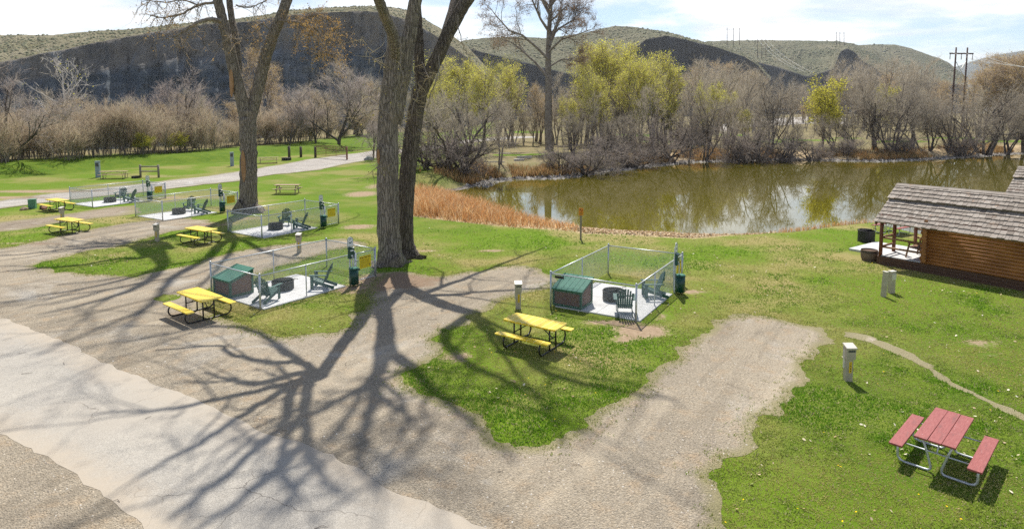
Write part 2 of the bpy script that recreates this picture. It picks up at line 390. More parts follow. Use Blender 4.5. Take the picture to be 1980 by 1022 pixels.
lawn_patch = GP([(464, 605), (470, 624), (505, 638), (550, 646), (594, 648), (640, 639), (667, 627), (700, 600), (712, 578), (700, 565), (652, 564), (620, 572), (594, 579), (550, 592), (523, 600), (500, 607)])
lawn_tuft = GP([(296, 578), (315, 584), (338, 580), (345, 572), (318, 569)])
dirt_track = GP([(-160, 470), (-60, 455), (0, 447), (60, 440), (102, 433), (183, 423), (262, 412), (290, 420), (330, 424), (300, 431), (245, 432), (262, 426), (255, 416), (262, 396), (204, 403), (165, 409), (102, 418), (0, 430), (-80, 440)])
dirt_track = GP([(-160, 476), (-60, 457), (0, 448), (60, 441), (102, 433), (183, 423), (230, 417), (266, 412), (264, 396), (204, 402), (165, 408), (102, 417), (0, 429), (-80, 440)])
far_road = GP([(-200, 412), (-100, 398), (0, 388), (76, 377), (137, 370), (210, 362), (280, 354), (400, 340), (465, 330), (543, 317), (619, 305), (669, 299), (720, 293), (760, 289), (800, 284), (860, 279), (940, 272), (1000, 268), (1040, 267), (1040, 271), (1000, 273), (940, 278), (860, 287), (800, 294), (760, 301), (730, 306), (690, 314), (619, 329), (518, 339), (465, 350), (400, 357), (280, 372), (137, 387), (76, 394), (0, 404), (-100, 420), (-200, 440)])
foot_path = GP([(1632, 640), (1655, 643), (1690, 652), (1730, 668), (1765, 684), (1800, 706), (1840, 738), (1880, 756), (1930, 780), (1985, 806), (2060, 850), (2060, 862), (1980, 812), (1925, 787), (1875, 762), (1835, 745), (1795, 714), (1755, 692), (1720, 678), (1682, 664), (1650, 655), (1630, 650)])
levee = GP([(-420, 400), (-200, 362), (0, 345), (200, 326), (440, 312), (560, 299), (640, 296), (700, 283), (745, 277), (800, 266)])
reed_bed = GP([(795, 425), (850, 432), (900, 438), (1000, 448), (1060, 452), (1125, 458), (1130, 444), (1050, 432), (960, 412), (915, 396), (905, 385), (860, 379), (800, 376), (770, 380), (760, 400)], -0.25)
tan_strip = GP([(1100, 452), (1130, 462), (1200, 464), (1280, 469), (1340, 472), (1400, 466), (1500, 457), (1500, 449), (1400, 457), (1330, 457), (1250, 453), (1130, 444)], -0.35)

def ground_z(x, y):
    x = np.asarray(x, float); y = np.asarray(y, float)
    s = sdf(x, y, pond)
    wob = (fbm(x, y, 0.35, 5) - 0.5) * 0.5
    z = -0.78 * (1 - sstep(0.2, 3.2, s + wob)) - 0.28 * np.clip(-s, 0, 5)
    far = (y > 60) & (x > -12)
    z = np.where(far & (s > 0), -0.78 + 1.3 * sstep(0.4, 6.0, s + wob), z)
    # levee along the left bank, then the drop to the river
    P = np.asarray(levee); best = np.full(x.shape, 1e9); sgn = np.ones(x.shape)
    for (ax, ay), (bx, by) in zip(P[:-1], P[1:]):
        dx, dy = bx - ax, by - ay; t = np.clip(((x - ax) * dx + (y - ay) * dy) / (dx * dx + dy * dy), 0, 1)
        d = np.hypot(x - ax - t * dx, y - ay - t * dy); c = dx * (y - ay) - dy * (x - ax)
        m = d < best; best = np.where(m, d, best); sgn = np.where(m, np.sign(c), sgn)
    lv = best * sgn; on = (x < 0)
    lz = 0.95 * sstep(0, 6, lv + (fbm(x, y, 0.2, 9) - 0.5) * 3) - 3.4 * sstep(26, 44, lv)
    z = np.where(on, z + lz * sstep(0, 12, -x), z)
    z = z + np.where(s > 3, (fbm(x, y, 0.12, 3) - 0.5) * 0.35 * sstep(48, 80, y), 0)
    return z, s, lv
def gz(x, y): return float(ground_z(np.array([x]), np.array([y]))[0][0])

soil_spots = [  # photo pixel centre, radii in metres (along x, along y), strength
    (750, 540, 2.1, 1.6, 1.0), (795, 545, 1.7, 1.3, .95), (690, 560, 1.6, .9, .9), (1240, 640, 1.3, .8, 1.0), (1200, 655, .8, .5, .8), (1180, 625, 1.6, .35, .9), (1290, 610, .35, 1.0, .8), (1340, 565, .9, .5, .8),
    (690, 440, 1.7, .6, .9), (950, 484, 1.1, .5, .8), (820, 485, 1.2, .5, .7), (700, 436, 1.6, .5, .8), (330, 382, 1.8, .7, .8), (440, 495, 1.0, .5, .7), (880, 690, .8, .9, .7), (780, 690, .5, .6, .7),
    (1900, 665, 1.0, .5, .8), (1910, 685, .6, .25, .8), (1950, 655, .7, .3, .6), (1655, 505, 1.0, .4, .6), (1890, 910, .35, .2, .5), (1730, 745, .35, .3, .5), (1635, 490, .6, .3, .5), (480, 422, 2.0, 1.2, .6), (1715, 578, .5, .25, .6), (1660, 745, .3, .2, .6),
    (100, 370, 9, 1.6, .75), (20, 382, 8, 1.2, .75), (300, 340, 7, 1.5, .5), (700, 375, 2.2, 3.0, .75), (725, 360, 1.6, 4.0, .6), (400, 434, 3, .8, .7), (560, 455, 2.6, .5, .5), (60, 470, 4, .6, .6)]
def soil_at(x, y):
    r = np.zeros(np.shape(x))
    for u, v, rx, ry, k in soil_spots:
        a, b, _ = G(u, v); r = np.maximum(r, k * np.clip(1.25 - np.sqrt(((x - a) / rx) ** 2 + ((y - b) / ry) ** 2), 0, 1))
    return np.clip(r, 0, 1)

# ground sheet: fine where the photo is close, reaching the horizon
def axis(fine0, fine1, step, far0, far1):
    a = list(np.arange(fine0, fine1 + 1e-6, step)); s = step; x = fine1
    while x < far1: s *= 1.13; x += s; a.append(x)
    s = step; x = fine0
    while x > far0: s *= 1.13; x -= s; a.insert(0, x)
    return np.array(a)
gx = axis(-62, 62, 0.6, -3500, 3500); gy = axis(4, 112, 0.6, -60, 5000)
GX, GY = np.meshgrid(gx, gy)
GZ, GS, GL = ground_z(GX, GY)
nx, ny = len(gx), len(gy)
idx = np.arange(nx * ny).reshape(ny, nx)
faces = np.stack([idx[:-1, :-1], idx[:-1, 1:], idx[1:, 1:], idx[1:, :-1]], -1).reshape(-1, 4)
def fattr(me, name, val):
    a = me.attributes.new(name, 'FLOAT', 'POINT'); a.data.foreach_set('value', np.asarray(val, np.float32).ravel())

def scrubness(x, y, s):
    """1 beyond the pond and along the wild bank, 0 on the kept lawn"""
    far = sstep(56, 62, y + (fbm(x, y, 0.1, 31) - 0.5) * 6) * sstep(-9, -4, x)
    return far
def ground_mat():
    m, t, p = newmat('lawn_and_soil'); P = worldpos(t)
    n1 = noise(t, P, 0.16, 3); n2 = noise(t, P, 0.9, 5, 0.6); n3 = noise(t, P, 7, 5, 0.65); n4 = noise(t, P, 38, 3, 0.7)
    lush = attr(t, 'lush'); soil = attr(t, 'soil'); scrub = attr(t, 'scrub'); dry = attr(t, 'dry'); stone = attr(t, 'stone')
    g = mix(t, ramp(t, n2, 0.34, 0.64), (0.115, 0.18, 0.012), (0.21, 0.215, 0.05))
    g = mix(t, ramp(t, n1, 0.44, 0.60), g, (0.275, 0.235, 0.09))
    g = mix(t, ramp(t, n1, 0.58, 0.42), g, mix(t, n2, (0.095, 0.18, 0.007), (0.14, 0.205, 0.015)))
    g = mix(t, lush, g, mix(t, ramp(t, n2, 0.35, 0.65), (0.07, 0.135, 0.008), (0.12, 0.175, 0.014)))
    g = mix(t, ramp(t, n3, 0.5, 0.72), g, mix(t, 0.45, g, (0.055, 0.1, 0.006)))
    g = mix(t, ramp(t, n4, 0.62, 0.80), g, (0.36, 0.33, 0.14))
    so_ = mix(t, ramp(t, n3, 0.3, 0.7), (0.24, 0.165, 0.105), (0.38, 0.29, 0.20))
    sf = ramp(t, math_(t, 'ADD', soil, math_(t, 'MULTIPLY', math_(t, 'SUBTRACT', n3, 0.5), 0.9)), 0.38, 0.62)
    g = mix(t, sf, g, so_)
    sc = mix(t, ramp(t, n2, 0.36, 0.62), (0.22, 0.17, 0.095), (0.15, 0.145, 0.055)); sc = mix(t, ramp(t, n3, 0.45, 0.8), sc, (0.3, 0.235, 0.15))
    gr = N(t, 'ShaderNodeAttribute', attribute_name='clearing').outputs['Fac']
    sc = mix(t, ramp(t, math_(t, 'ADD', gr, math_(t, 'MULTIPLY', math_(t, 'SUBTRACT', n2, 0.5), 0.8)), 0.4, 0.6), sc, (0.12, 0.20, 0.012))
    g = mix(t, scrub, g, sc)
    df = ramp(t, math_(t, 'ADD', dry, math_(t, 'MULTIPLY', math_(t, 'SUBTRACT', n3, 0.5), 0.8)), 0.35, 0.6)
    g = mix(t, df, g, mix(t, ramp(t, n4, 0.3, 0.7), (0.34, 0.245, 0.13), (0.55, 0.44, 0.29)))
    st = mix(t, ramp(t, noise(t, P, 4.5, 4, 0.7), 0.35, 0.65), (0.07, 0.062, 0.055), (0.28, 0.25, 0.22))
    g = mix(t, ramp(t, math_(t, 'ADD', stone, math_(t, 'MULTIPLY', math_(t, 'SUBTRACT', n2, 0.5), 0.9)), 0.4, 0.6), g, st)
    L(t, g, p.inputs['Base Color']); p.inputs['Roughness'].default_value = 0.95; p.inputs['Specular IOR Level'].default_value = 0.1
    bump(t, p, math_(t, 'ADD', n3, math_(t, 'MULTIPLY', n4, 0.5)), 0.7, 0.05)
    return m
M['ground'] = ground_mat()
me = npmesh('ground', np.stack([GX, GY, GZ], -1).reshape(-1, 3), faces, M['ground'], smooth=True)
fx, fy, fs, fl = GX.ravel(), GY.ravel(), GS.ravel(), GL.ravel()
SCR = scrubness(fx, fy, fs)
near_bank = (fy < 58)
fattr(me, 'scrub', np.maximum(SCR, np.where(fx < 0, sstep(9, 16, fl), 0)))
fattr(me, 'lush', np.clip(np.where((fx < -8) & (fl > -3), sstep(-3, 2, fl), 0) + np.where((fx < -4) & (fy > 52), 0.35, 0) + sstep(24, 16, fy) * sstep(4.5, 7, fx) * 0.85 + np.where((np.abs(fx + 9) < 8) & (fy > 36) & (fy < 56), 0.5, 0), 0, 1))
fattr(me, 'soil', soil_at(fx, fy))
ts = sdf(fx, fy, tan_strip)
fattr(me, 'dry', np.clip(np.maximum.reduce([sstep(0.9, -0.5, ts), np.where(near_bank, sstep(1.1, 0.2, fs) * 0.8, sstep(7.5, 4.0, fs) * sstep(14, 22, fx) * 0.9), sstep(0.8, -1.0, sdf(fx, fy, reed_bed))]), 0, 1))
fattr(me, 'stone', np.where(near_bank, 0, sstep(2.6, 1.2, fs)) * np.where(fs > -1.5, 1, 0) * (1.0 - 0.3 * sstep(0, 10, -fx)))
clr = np.zeros(fx.shape)
for u, v, rx, ry in [(1015, 256, 8, 10), (930, 262, 7, 8), (1490, 275, 5, 6), (1560, 272, 9, 5), (1640, 268, 6, 4), (1740, 275, 8, 4), (1850, 268, 10, 6), (1420, 262, 5, 8), (1180, 285, 5, 5), (1270, 275, 5, 8), (1330, 283, 4, 4), (1010, 300, 6, 2.2), (1950, 275, 9, 5), (1230, 262, 8, 10)]:
    a, b, _ = G(u, v, 0.4); clr = np.maximum(clr, np.clip(1.3 - np.sqrt(((fx - a) / rx) ** 2 + ((fy - b) / ry) ** 2), 0, 1))
fattr(me, 'clearing', clr)
kind(link('ground', me), 'structure', 'grassy campground ground sloping to the pond')

# water
def water_mat(name, body, rough, bscale):
    m, t, p = newmat(name); P = worldpos(t); mp = N(t, 'ShaderNodeMapping'); mp.inputs['Scale'].default_value = bscale; L(t, P, mp.inputs[0])
    n = noise(t, mp.outputs[0], 1.0, 3, 0.5); n2 = noise(t, P, 0.05, 3)
    L(t, mix(t, n2, body, tuple(c * 0.75 for c in body)), p.inputs['Base Color']); p.inputs['Roughness'].default_value = rough; p.inputs['IOR'].default_value = 1.5; p.inputs['Specular IOR Level'].default_value = 0.85
    bump(t, p, n, 0.035, 0.03)
    return m
M['water'] = water_mat('olive_pond_water', (0.11, 0.095, 0.007), 0.01, (1.1, 1.6, 1))
M['river'] = water_mat('river_water', (0.10, 0.11, 0.10), 0.08, (1, 1, 1))
mb = MB(); mb.add([(-30, 30, WZ), (170, 30, WZ), (170, 125, WZ), (-30, 125, WZ)], [(0, 1, 2, 3)])
kind(mb.obj('pond_water', M['water']), 'structure', 'still olive green pond')
mb = MB()
P0 = np.array(levee[0]); P1 = np.array(levee[-1]); dv = (P1 - P0) / np.linalg.norm(P1 - P0); nv = np.array([-dv[1], dv[0]])
q = [P0 - dv * 90 + nv * 30, P1 + dv * 40 + nv * 30, P1 + dv * 110 + nv * 320, P0 - dv * 90 + nv * 320]
mb.add([(a[0], a[1], -1.9) for a in q], [(0, 1, 2, 3)])
kind(mb.obj('river_water', M['river']), 'structure', 'pale river behind the left bank trees')

# ------------------------------------------------------------------ sheets laid on the ground (road, gravel, paths)
def jitter(poly, step, amp, seed):
    out = []; n = len(poly); k = 0
    for i in range(n):
        a = np.array(poly[i]); b = np.array(poly[(i + 1) % n]); l = np.linalg.norm(b - a); m = max(1, int(l / step))
        nrm = np.array([-(b - a)[1], (b - a)[0]]) / max(l, 1e-6)
        for j in range(m):
            p = a + (b - a) * j / m
            d = (fbm(p[0], p[1], 1.3 if step > .3 else 3.2, seed, 4) - 0.5) * 2 * amp
            out.append(tuple(p + nrm * d))
    return out
def sheet(name, poly, z, mat, cell=0.8, conform=False):
    P = np.asarray(poly); x0, y0 = P.min(0); x1, y1 = P.max(0)
    X, Y = np.meshgrid(np.arange(x0 + cell / 2, x1, cell), np.arange(y0 + cell / 2, y1, cell)); X = X.ravel(); Y = Y.ravel()
    s = sdf(X, Y, poly); k = s < -cell * 0.3; X, Y = X[k], Y[k]
    vs = [Vector(p) for p in poly] + [Vector((a, b)) for a, b in zip(X, Y)]
    n = len(poly)
    r = delaunay_2d_cdt(vs, [(i, (i + 1) % n) for i in range(n)], [], 1, 1e-5)
    V = np.array([(v.x, v.y) for v in r[0]]); Fc = np.array([f for f in r[2] if len(f) == 3])
    zz = np.full(len(V), z)
    if conform: zz = zz + ground_z(V[:, 0], V[:, 1])[0]
    me = npmesh(name, np.column_stack([V, zz]), Fc, mat)
    fattr(me, 'edge', seg_dist(V[:, 0], V[:, 1], poly)); fattr(me, 'soil', soil_at(V[:, 0], V[:, 1]))
    return link(name, me)
def gravel_mat(name, base1, base2, soilc, stonec, edge_w=0.35):
    m, t, p = newmat(name); P = worldpos(t)
    n1 = noise(t, P, 0.22, 4, 0.6); n2 = noise(t, P, 1.5, 5, 0.65); n3 = noise(t, P, 20, 4, 0.8)
    v = N(t, 'ShaderNodeTexVoronoi', ins={'Scale': 34.0}); L(t, P, v.inputs['Vector'])
    g = mix(t, ramp(t, n1, 0.35, 0.65), base1, base2)
    g = mix(t, ramp(t, n2, 0.52, 0.7), g, soilc)
    sp = N(t, 'ShaderNodeSeparateColor'); L(t, v.outputs['Color'], sp.inputs[0])
    g = mix(t, ramp(t, sp.outputs[0], 0.72, 1.6), g, stonec)
    g = mix(t, ramp(t, sp.outputs[1], 0.75, 1.5), g, tuple(c * 0.45 for c in base1))
    tr_ = noise(t, P, 0.7, 6, 0.7, 1.2); g = mix(t, math_(t, 'MULTIPLY', ramp(t, tr_, 0.55, 0.7), 0.55), g, tuple(c * 0.62 for c in base1)); g = mix(t, ramp(t, noise(t, P, 0.33, 4, 0.6, .8), 0.56, 0.68), g, stonec)
    g = mix(t, ramp(t, n3, 0.50, 0.70), g, tuple(c * 0.42 for c in base1)); g = mix(t, ramp(t, n3, 0.44, 0.28), g, tuple(min(1, c * 1.5) for c in base2))
    mr = N(t, 'ShaderNodeMapping'); mr.inputs['Rotation'].default_value = (0, 0, -0.98); L(t, P, mr.inputs[0]); ms_ = N(t, 'ShaderNodeMapping'); ms_.inputs['Scale'].default_value = (0.13, 1.15, 1); L(t, mr.outputs[0], ms_.inputs[0])
    rut = noise(t, ms_.outputs[0], 1.0, 5, 0.6, 0.5); g = mix(t, math_(t, 'MULTIPLY', ramp(t, rut, 0.53, 0.66), 0.6), g, tuple(c * 0.55 for c in base1)); g = mix(t, math_(t, 'MULTIPLY', ramp(t, rut, 0.45, 0.33), 0.5), g, tuple(min(1, c * 1.18) for c in base2))
    so_ = attr(t, 'soil'); sf = ramp(t, math_(t, 'ADD', so_, math_(t, 'MULTIPLY', math_(t, 'SUBTRACT', n2, 0.5), 0.9)), 0.35, 0.65)
    g = mix(t, sf, g, mix(t, n3, (0.19, 0.125, 0.08), (0.32, 0.235, 0.165)))
    e = attr(t, 'edge'); ef = ramp(t, math_(t, 'ADD', math_(t, 'DIVIDE', e, edge_w), math_(t, 'MULTIPLY', math_(t, 'SUBTRACT', n2, 0.5), 1.6)), 1.0, 0.3)
    g = mix(t, math_(t, 'MULTIPLY', ef, 0.75), g, mix(t, n3, (0.16, 0.16, 0.045), (0.33, 0.28, 0.17)))
    L(t, g, p.inputs['Base Color']); p.inputs['Roughness'].default_value = 0.95; p.inputs['Specular IOR Level'].default_value = 0.12
    bump(t, p, math_(t, 'ADD', math_(t, 'MULTIPLY', n3, 0.6), v.outputs['Distance']), 0.9, 0.03)
    return m
M['gravel'] = gravel_mat('tan_gravel', (0.295, 0.25, 0.19), (0.395, 0.335, 0.25), (0.39, 0.295, 0.195), (0.42, 0.385, 0.33))
M['track'] = gravel_mat('dirt_track', (0.27, 0.22, 0.165), (0.34, 0.28, 0.21), (0.23, 0.17, 0.11), (0.48, 0.44, 0.38), 0.8)
M['farroad'] = gravel_mat('pale_gravel_road', (0.37, 0.34, 0.31), (0.44, 0.41, 0.37), (0.40, 0.34, 0.28), (0.48, 0.46, 0.43), 0.8)
M['path'] = gravel_mat('trodden_path', (0.40, 0.34, 0.27), (0.48, 0.42, 0.34), (0.4, 0.31, 0.22), (0.62, 0.58, 0.52), 0.18)
def asphalt_mat():
    m, t, p = newmat('old_pale_asphalt'); P = worldpos(t)
    n1 = noise(t, P, 0.5, 5, 0.6); n2 = noise(t, P, 4, 4, 0.6); n3 = noise(t, P, 55, 3, 0.7)
    g = mix(t, ramp(t, n1, 0.32, 0.68), (0.335, 0.31, 0.27), (0.415, 0.38, 0.32))
    g = mix(t, ramp(t, n2, 0.55, 0.8), g, (0.35, 0.315, 0.265))
    g = mix(t, ramp(t, n3, 0.46, 0.70), g, (0.19, 0.18, 0.17)); g = mix(t, ramp(t, n3, 0.46, 0.3), g, (0.48, 0.455, 0.42))
    nd = N(t, 'ShaderNodeTexNoise', ins={'Scale': 1.1, 'Detail': 6.0}); L(t, P, nd.inputs['Vector'])
    ad = N(t, 'ShaderNodeMix', data_type='RGBA', blend_type='ADD'); ad.inputs['Factor'].default_value = 0.9; L(t, P, ad.inputs['A']); L(t, nd.outputs['Color'], ad.inputs['B'])
    v = N(t, 'ShaderNodeTexVoronoi', feature='DISTANCE_TO_EDGE', ins={'Scale': 0.33}); L(t, ad.outputs['Result'], v.inputs['Vector'])
    ck = math_(t, 'MULTIPLY', ramp(t, v.outputs['Distance'], 0.0048, 0.001), ramp(t, noise(t, P, 0.35, 2), 0.46, 0.56))
    v2 = N(t, 'ShaderNodeTexVoronoi', feature='DISTANCE_TO_EDGE', ins={'Scale': 1.3}); L(t, ad.outputs['Result'], v2.inputs['Vector'])
    ck2 = math_(t, 'MULTIPLY', ramp(t, v2.outputs['Distance'], 0.009, 0.002), ramp(t, noise(t, P, 0.3, 2), 0.54, 0.64))
    g = mix(t, math_(t, 'MULTIPLY', math_(t, 'MAXIMUM', ck, ck2), 0.8), g, (0.13, 0.115, 0.10))
    e = attr(t, 'edge'); g = mix(t, math_(t, 'MULTIPLY', ramp(t, math_(t, 'ADD', e, math_(t, 'MULTIPLY', math_(t, 'ADD', n1, n2), 0.9)), 1.7, 0.95), 0.8), g, (0.40, 0.34, 0.265))
    n5 = noise(t, P, 0.14, 3); g = mix(t, ramp(t, n5, 0.45, 0.6), g, (0.375, 0.335, 0.28))
    L(t, g, p.inputs['Base Color']); p.inputs['Roughness'].default_value = 0.9; p.inputs['Specular IOR Level'].default_value = 0.2
    bump(t, p, math_(t, 'SUBTRACT', n3, math_(t, 'MULTIPLY', ck, 2.0)), 0.45, 0.008)
    return m
M['asphalt'] = asphalt_mat()
gravel_j = jitter(jitter(gravel_lot, 0.5, 0.55, 1), 0.14, 0.22, 14); track_j = jitter(dirt_track, 0.5, 0.5, 2); road_j = jitter(far_road, 0.8, 0.45, 3); path_j = jitter(foot_path, 0.2, 0.16, 4); asphalt_j = jitter(asphalt, 0.22, 0.13, 6); patch_j = jitter(jitter(lawn_patch, 0.4, 0.6, 8), 0.12, 0.25, 15); tuft_j = jitter(lawn_tuft, 0.15, 0.2, 9)
kind(sheet('gravel_lot', gravel_j, 0.006, M['gravel']), 'structure', 'tan gravel parking pads')
kind(sheet('dirt_track', track_j, 0.006, M['track'], 1.5), 'structure', 'brown dirt track between lawns')
kind(sheet('gravel_road', road_j, 0.03, M['farroad'], 1.5, True), 'structure', 'pale gravel road beyond the pens')
kind(sheet('foot_path', path_j, 0.006, M['path'], 0.5), 'structure', 'narrow trodden path across the lawn')
kind(sheet('asphalt_road', asphalt_j, 0.010, M['asphalt']), 'structure', 'old pale asphalt road with cracks')
lp = sheet('lawn_patch', patch_j, 0.012, M['ground'], 0.5); kind(lp, 'structure', 'lawn island on the gravel by the picnic table')
lp = sheet('lawn_patch', tuft_j, 0.012, M['ground'], 0.4); kind(lp, 'structure', 'small grass patch on the gravel')

# ------------------------------------------------------------------ dog pens
PENS = [  # corner, direction of the long side
    (1, -11.609, 23.982, 0.952, 'nearest pen of the left row, beside the twin-trunk tree'),
    (2, 1.403, 22.50, 1.032, 'pen on the right near the pond'),
    (3, -16.557, 36.507, 0.981, 'pen right of the forked cottonwood trunk'),
    (4, -25.208, 42.019, 1.017, 'pen left of the forked cottonwood trunk'),
    (5, -33.394, 47.524, 1.03, 'farthest pen, next to the gravel road')]
PL, PW, FH = 5.45, 3.23, 1.25
SHORT = {1: 'nearest left pen', 2: 'right pen by the pond', 3: 'pen right of the forked cottonwood', 4: 'pen left of the forked cottonwood', 5: 'farthest pen by the gravel road'}
def loc(n, l, w, z=0.0):
    _, x, y, a, _ = PENS[n - 1]; c, s = math.cos(a), math.sin(a)
    return (x + l * c + w * s, y + l * s - w * c, z)
def link_panel(mb, a, b, z0, z1, pitch=0.062, r=0.0024):
    a = np.array(a); b = np.array(b); Ln = np.linalg.norm(b - a); d = (b - a) / Ln; h = z1 - z0
    for sg in (1, -1):
        k = -h if sg > 0 else 0
        while k < (Ln if sg > 0 else Ln + h):
            # line u = k + sg*(z - z0)
            za, zb = 0.0, h
            if sg > 0: za, zb = max(0, -k), min(h, Ln - k)
            else: za, zb = max(0, k - Ln), min(h, k)
            if zb - za > 0.02:
                ua, ub = k + sg * za, k + sg * zb
                mb.tube([(*(a + d * ua), z0 + za), (*(a + d * ub), z0 + zb)], r, 3, caps=False, smooth=False)
            k += pitch
def make_pen():
    t = thing('dog_pen', 'x', 'dog pen', group='chain link dog pens')
    # local axes: x along the long side, y = -w
    GATE = 4.33
    def post(x, w, h=FH + 0.03, r=0.03):
        m = MB(); m.tube([(x, -w, -0.1), (x, -w, h)], r, 10); m.tube([(x, -w, h), (x, -w, h + 0.02), (x, -w, h + 0.05)], [r * 1.25, r * 1.3, r * 0.4], 10)
        m.obj('post', M['galv'], t)
    for x, w in ((0, 0), (0, PW), (PL, 0), (PL, PW), (GATE, PW)): post(x, w, r=0.035)
    for x, w in ((PL * .5, 0), (1.95, PW)): post(x, w, FH - 0.03, 0.022)
    for a, b in (((0, 0), (0, PW)), ((0, 0), (PL, 0)), ((PL, 0), (PL, PW)), ((0, PW), (GATE, PW))):
        m = MB(); m.tube([(a[0], -a[1], FH - 0.02), (b[0], -b[1], FH - 0.02)], 0.022, 8); m.obj('top_rail', M['galv'], t)
    m = MB()
    for a, b in (((0.03, 0), (0.03, PW)), ((0, 0), (PL, 0)), ((PL, 0), (PL, PW)), ((0, PW), (GATE, PW))): link_panel(m, (a[0], -a[1]), (b[0], -b[1]), 0.04, FH - 0.03)
    m.obj('chain_link', M['wire'], t)
    g = MB(); g0, g1 = GATE + 0.07, PL - 0.06
    for z in (0.08, FH - 0.04): g.tube([(g0, -PW, z), (g1, -PW, z)], 0.02, 8)
    for x in (g0, g1): g.tube([(x, -PW, 0.06), (x, -PW, FH - 0.02)], 0.02, 8)
    go = g.obj('gate', M['galv'], t)
    m = MB(); link_panel(m, (g0, -PW), (g1, -PW), 0.08, FH - 0.05); m.obj('chain_link', M['wire'], go)
    m = MB(); m.box((GATE + 0.02, -PW - 0.03, 0.92), (0.16, 0.05, 0.05)); m.tube([(GATE - 0.05, -PW - 0.05, 0.92), (GATE + 0.14, -PW - 0.05, 0.92)], 0.012, 6); m.obj('latch', M['galv'], go)
    return t
pen = make_pen()
for n, x, y, a, nm in PENS:
    o = pen if n == 1 else dup(pen)
    o.location = (x, y, 0); o.rotation_euler = (0, 0, a)
    o['label'] = 'galvanised chain link ' + nm
    # concrete slab
    m = MB(); m.prism([(0.05, -0.16), (0.05, -3.36), (3.72, -3.36), (3.72, -0.16)], -0.1, 0.045)
    s = m.obj('concrete_slab', M['concrete']); s.location = (x, y, 0); s.rotation_euler = (0, 0, a)
    kind(s, 'structure', 'pale concrete slab of the ' + SHORT[n])

def make_dog_house():
    t = thing('dog_house', 'x', 'dog house', group='dog houses in the pens')
    l, w, hf, hb = 0.95, 1.12, 0.64, 0.93   # front low edge at x=0
    m = MB()
    prof = [(0.03, 0.03), (l - 0.03, 0.03), (l - 0.03, hb - 0.03), (0.03, hf - 0.03)]
    n = 4; vs = [(x, -0.03, z) for x, z in prof] + [(x, -w + 0.03, z) for x, z in prof]
    m.add(vs, [(0, 1, 2, 3), (7, 6, 5, 4), (0, 4, 5, 1), (1, 5, 6, 2), (2, 6, 7, 3), (3, 7, 4, 0)])
    # board grooves as thin battens on the walls
    for z in np.arange(0.12, 0.6, 0.115):
        m.box((0.027, -w / 2, z), (0.012, w - 0.08, 0.1)); m.box((l / 2, -0.027, z), (l - 0.08, 0.012, 0.1)); m.box((l / 2, -w + 0.027, z), (l - 0.08, 0.012, 0.1))
    m.obj('wall', M['brown'], t)
    m = MB()
    for x, h in ((0.02, hf), (l - 0.02, hb)):
        for y in (-0.02, -w + 0.02): m.box((x, y, h / 2 - 0.01), (0.075, 0.075, h - 0.04))
    for y in (-0.012, -w + 0.012): m.box((l / 2, y, 0.05), (l, 0.055, 0.075)); m.bar((0, y, hf - 0.06), (l, y, hb - 0.06), 0.05, 0.075)
    m.box((0.012, -w / 2, 0.05), (0.055, w, 0.075)); m.box((0.012, -w / 2, hf - 0.06), (0.055, w, 0.075))
    m.obj('corner_trim', M['trim'], t)
    m = MB(); sl = (hb - hf) / l
    bw = (w + 0.1) / 6
    for k in range(6):
        y = 0.05 - bw * (k + 0.5)
        m.bar((-0.06, y, hf - 0.06 * sl + 0.01), (l + 0.05, y, hb + 0.05 * sl + 0.01), bw - 0.013, 0.035)
    m.bar((0.1, -w / 2, hf + 0.1 * sl - 0.015), (l - 0.1, -w / 2, hb - 0.1 * sl - 0.015), w - 0.1, 0.022)
    m.obj('roof', M['lidgreen'], t)
    return t
dh = make_dog_house()
for n in (1, 2):
    o = dh if n == 1 else dup(dh)
    o.location = loc(n, 0.07, 0.06, 0.046); o.rotation_euler = (0, 0, PENS[n - 1][3])
    o['label'] = 'brown dog house with slatted green roof inside the ' + SHORT[n]

def make_fire_pit():
    t = thing('fire_pit', 'x', 'fire pit', group='fire rings in the pens')
    m = MB(); r, h, n = 0.42, 0.34, 28
    for rr, z0, z1 in ((r, 0, h), ):
        o_ = [(rr * math.cos(2 * PI * k / n), rr * math.sin(2 * PI * k / n)) for k in range(n)]
        i_ = [(a * .965, b * .965) for a, b in o_]
        vs = [(a, b, z0) for a, b in o_] + [(a, b, z1) for a, b in o_] + [(a, b, z1) for a, b in i_] + [(a, b, z0) for a, b in i_]
        fs = []
        for k in range(n):
            j = (k + 1) % n; fs += [(k, j, n + j, n + k), (n + k, n + j, 2 * n + j, 2 * n + k), (2 * n + k, 2 * n + j, 3 * n + j, 3 * n + k)]
        m.add(vs, fs, 0, False)
    m.tube([(r * 1.0 * math.cos(2 * PI * k / n), r * math.sin(2 * PI * k / n), h) for k in range(n + 1)], 0.014, 6, caps=False)
    m.obj('ring', M['iron'], t)
    m = MB(); m.tube([(0, 0, 0.02), (0, 0, 0.09), (0, 0, 0.12)], [0.4, 0.39, 0.1], 18); m.obj('ash_bed', M['ash'], t)
    m = MB()
    for k in np.linspace(-0.37, 0.0, 9): m.tube([(-math.sqrt(0.16 - k * k), k, h + 0.02), (math.sqrt(0.16 - k * k), k, h + 0.02)], 0.007, 4)
    m.tube([(-0.4, 0, h + 0.02), (0.4, 0, h + 0.02)], 0.01, 5); m.tube([(0.4 * math.cos(a), 0.4 * math.sin(a), h + 0.02) for a in np.linspace(PI, 2 * PI, 14)], 0.01, 5)
    m.tube([(-0.46, 0.05, h), (-0.43, 0.03, h + 0.06), (-0.58, 0.1, h + 0.05)], 0.012, 5)
    m.obj('grate', M['iron'], t)
    return t
fp = make_fire_pit()
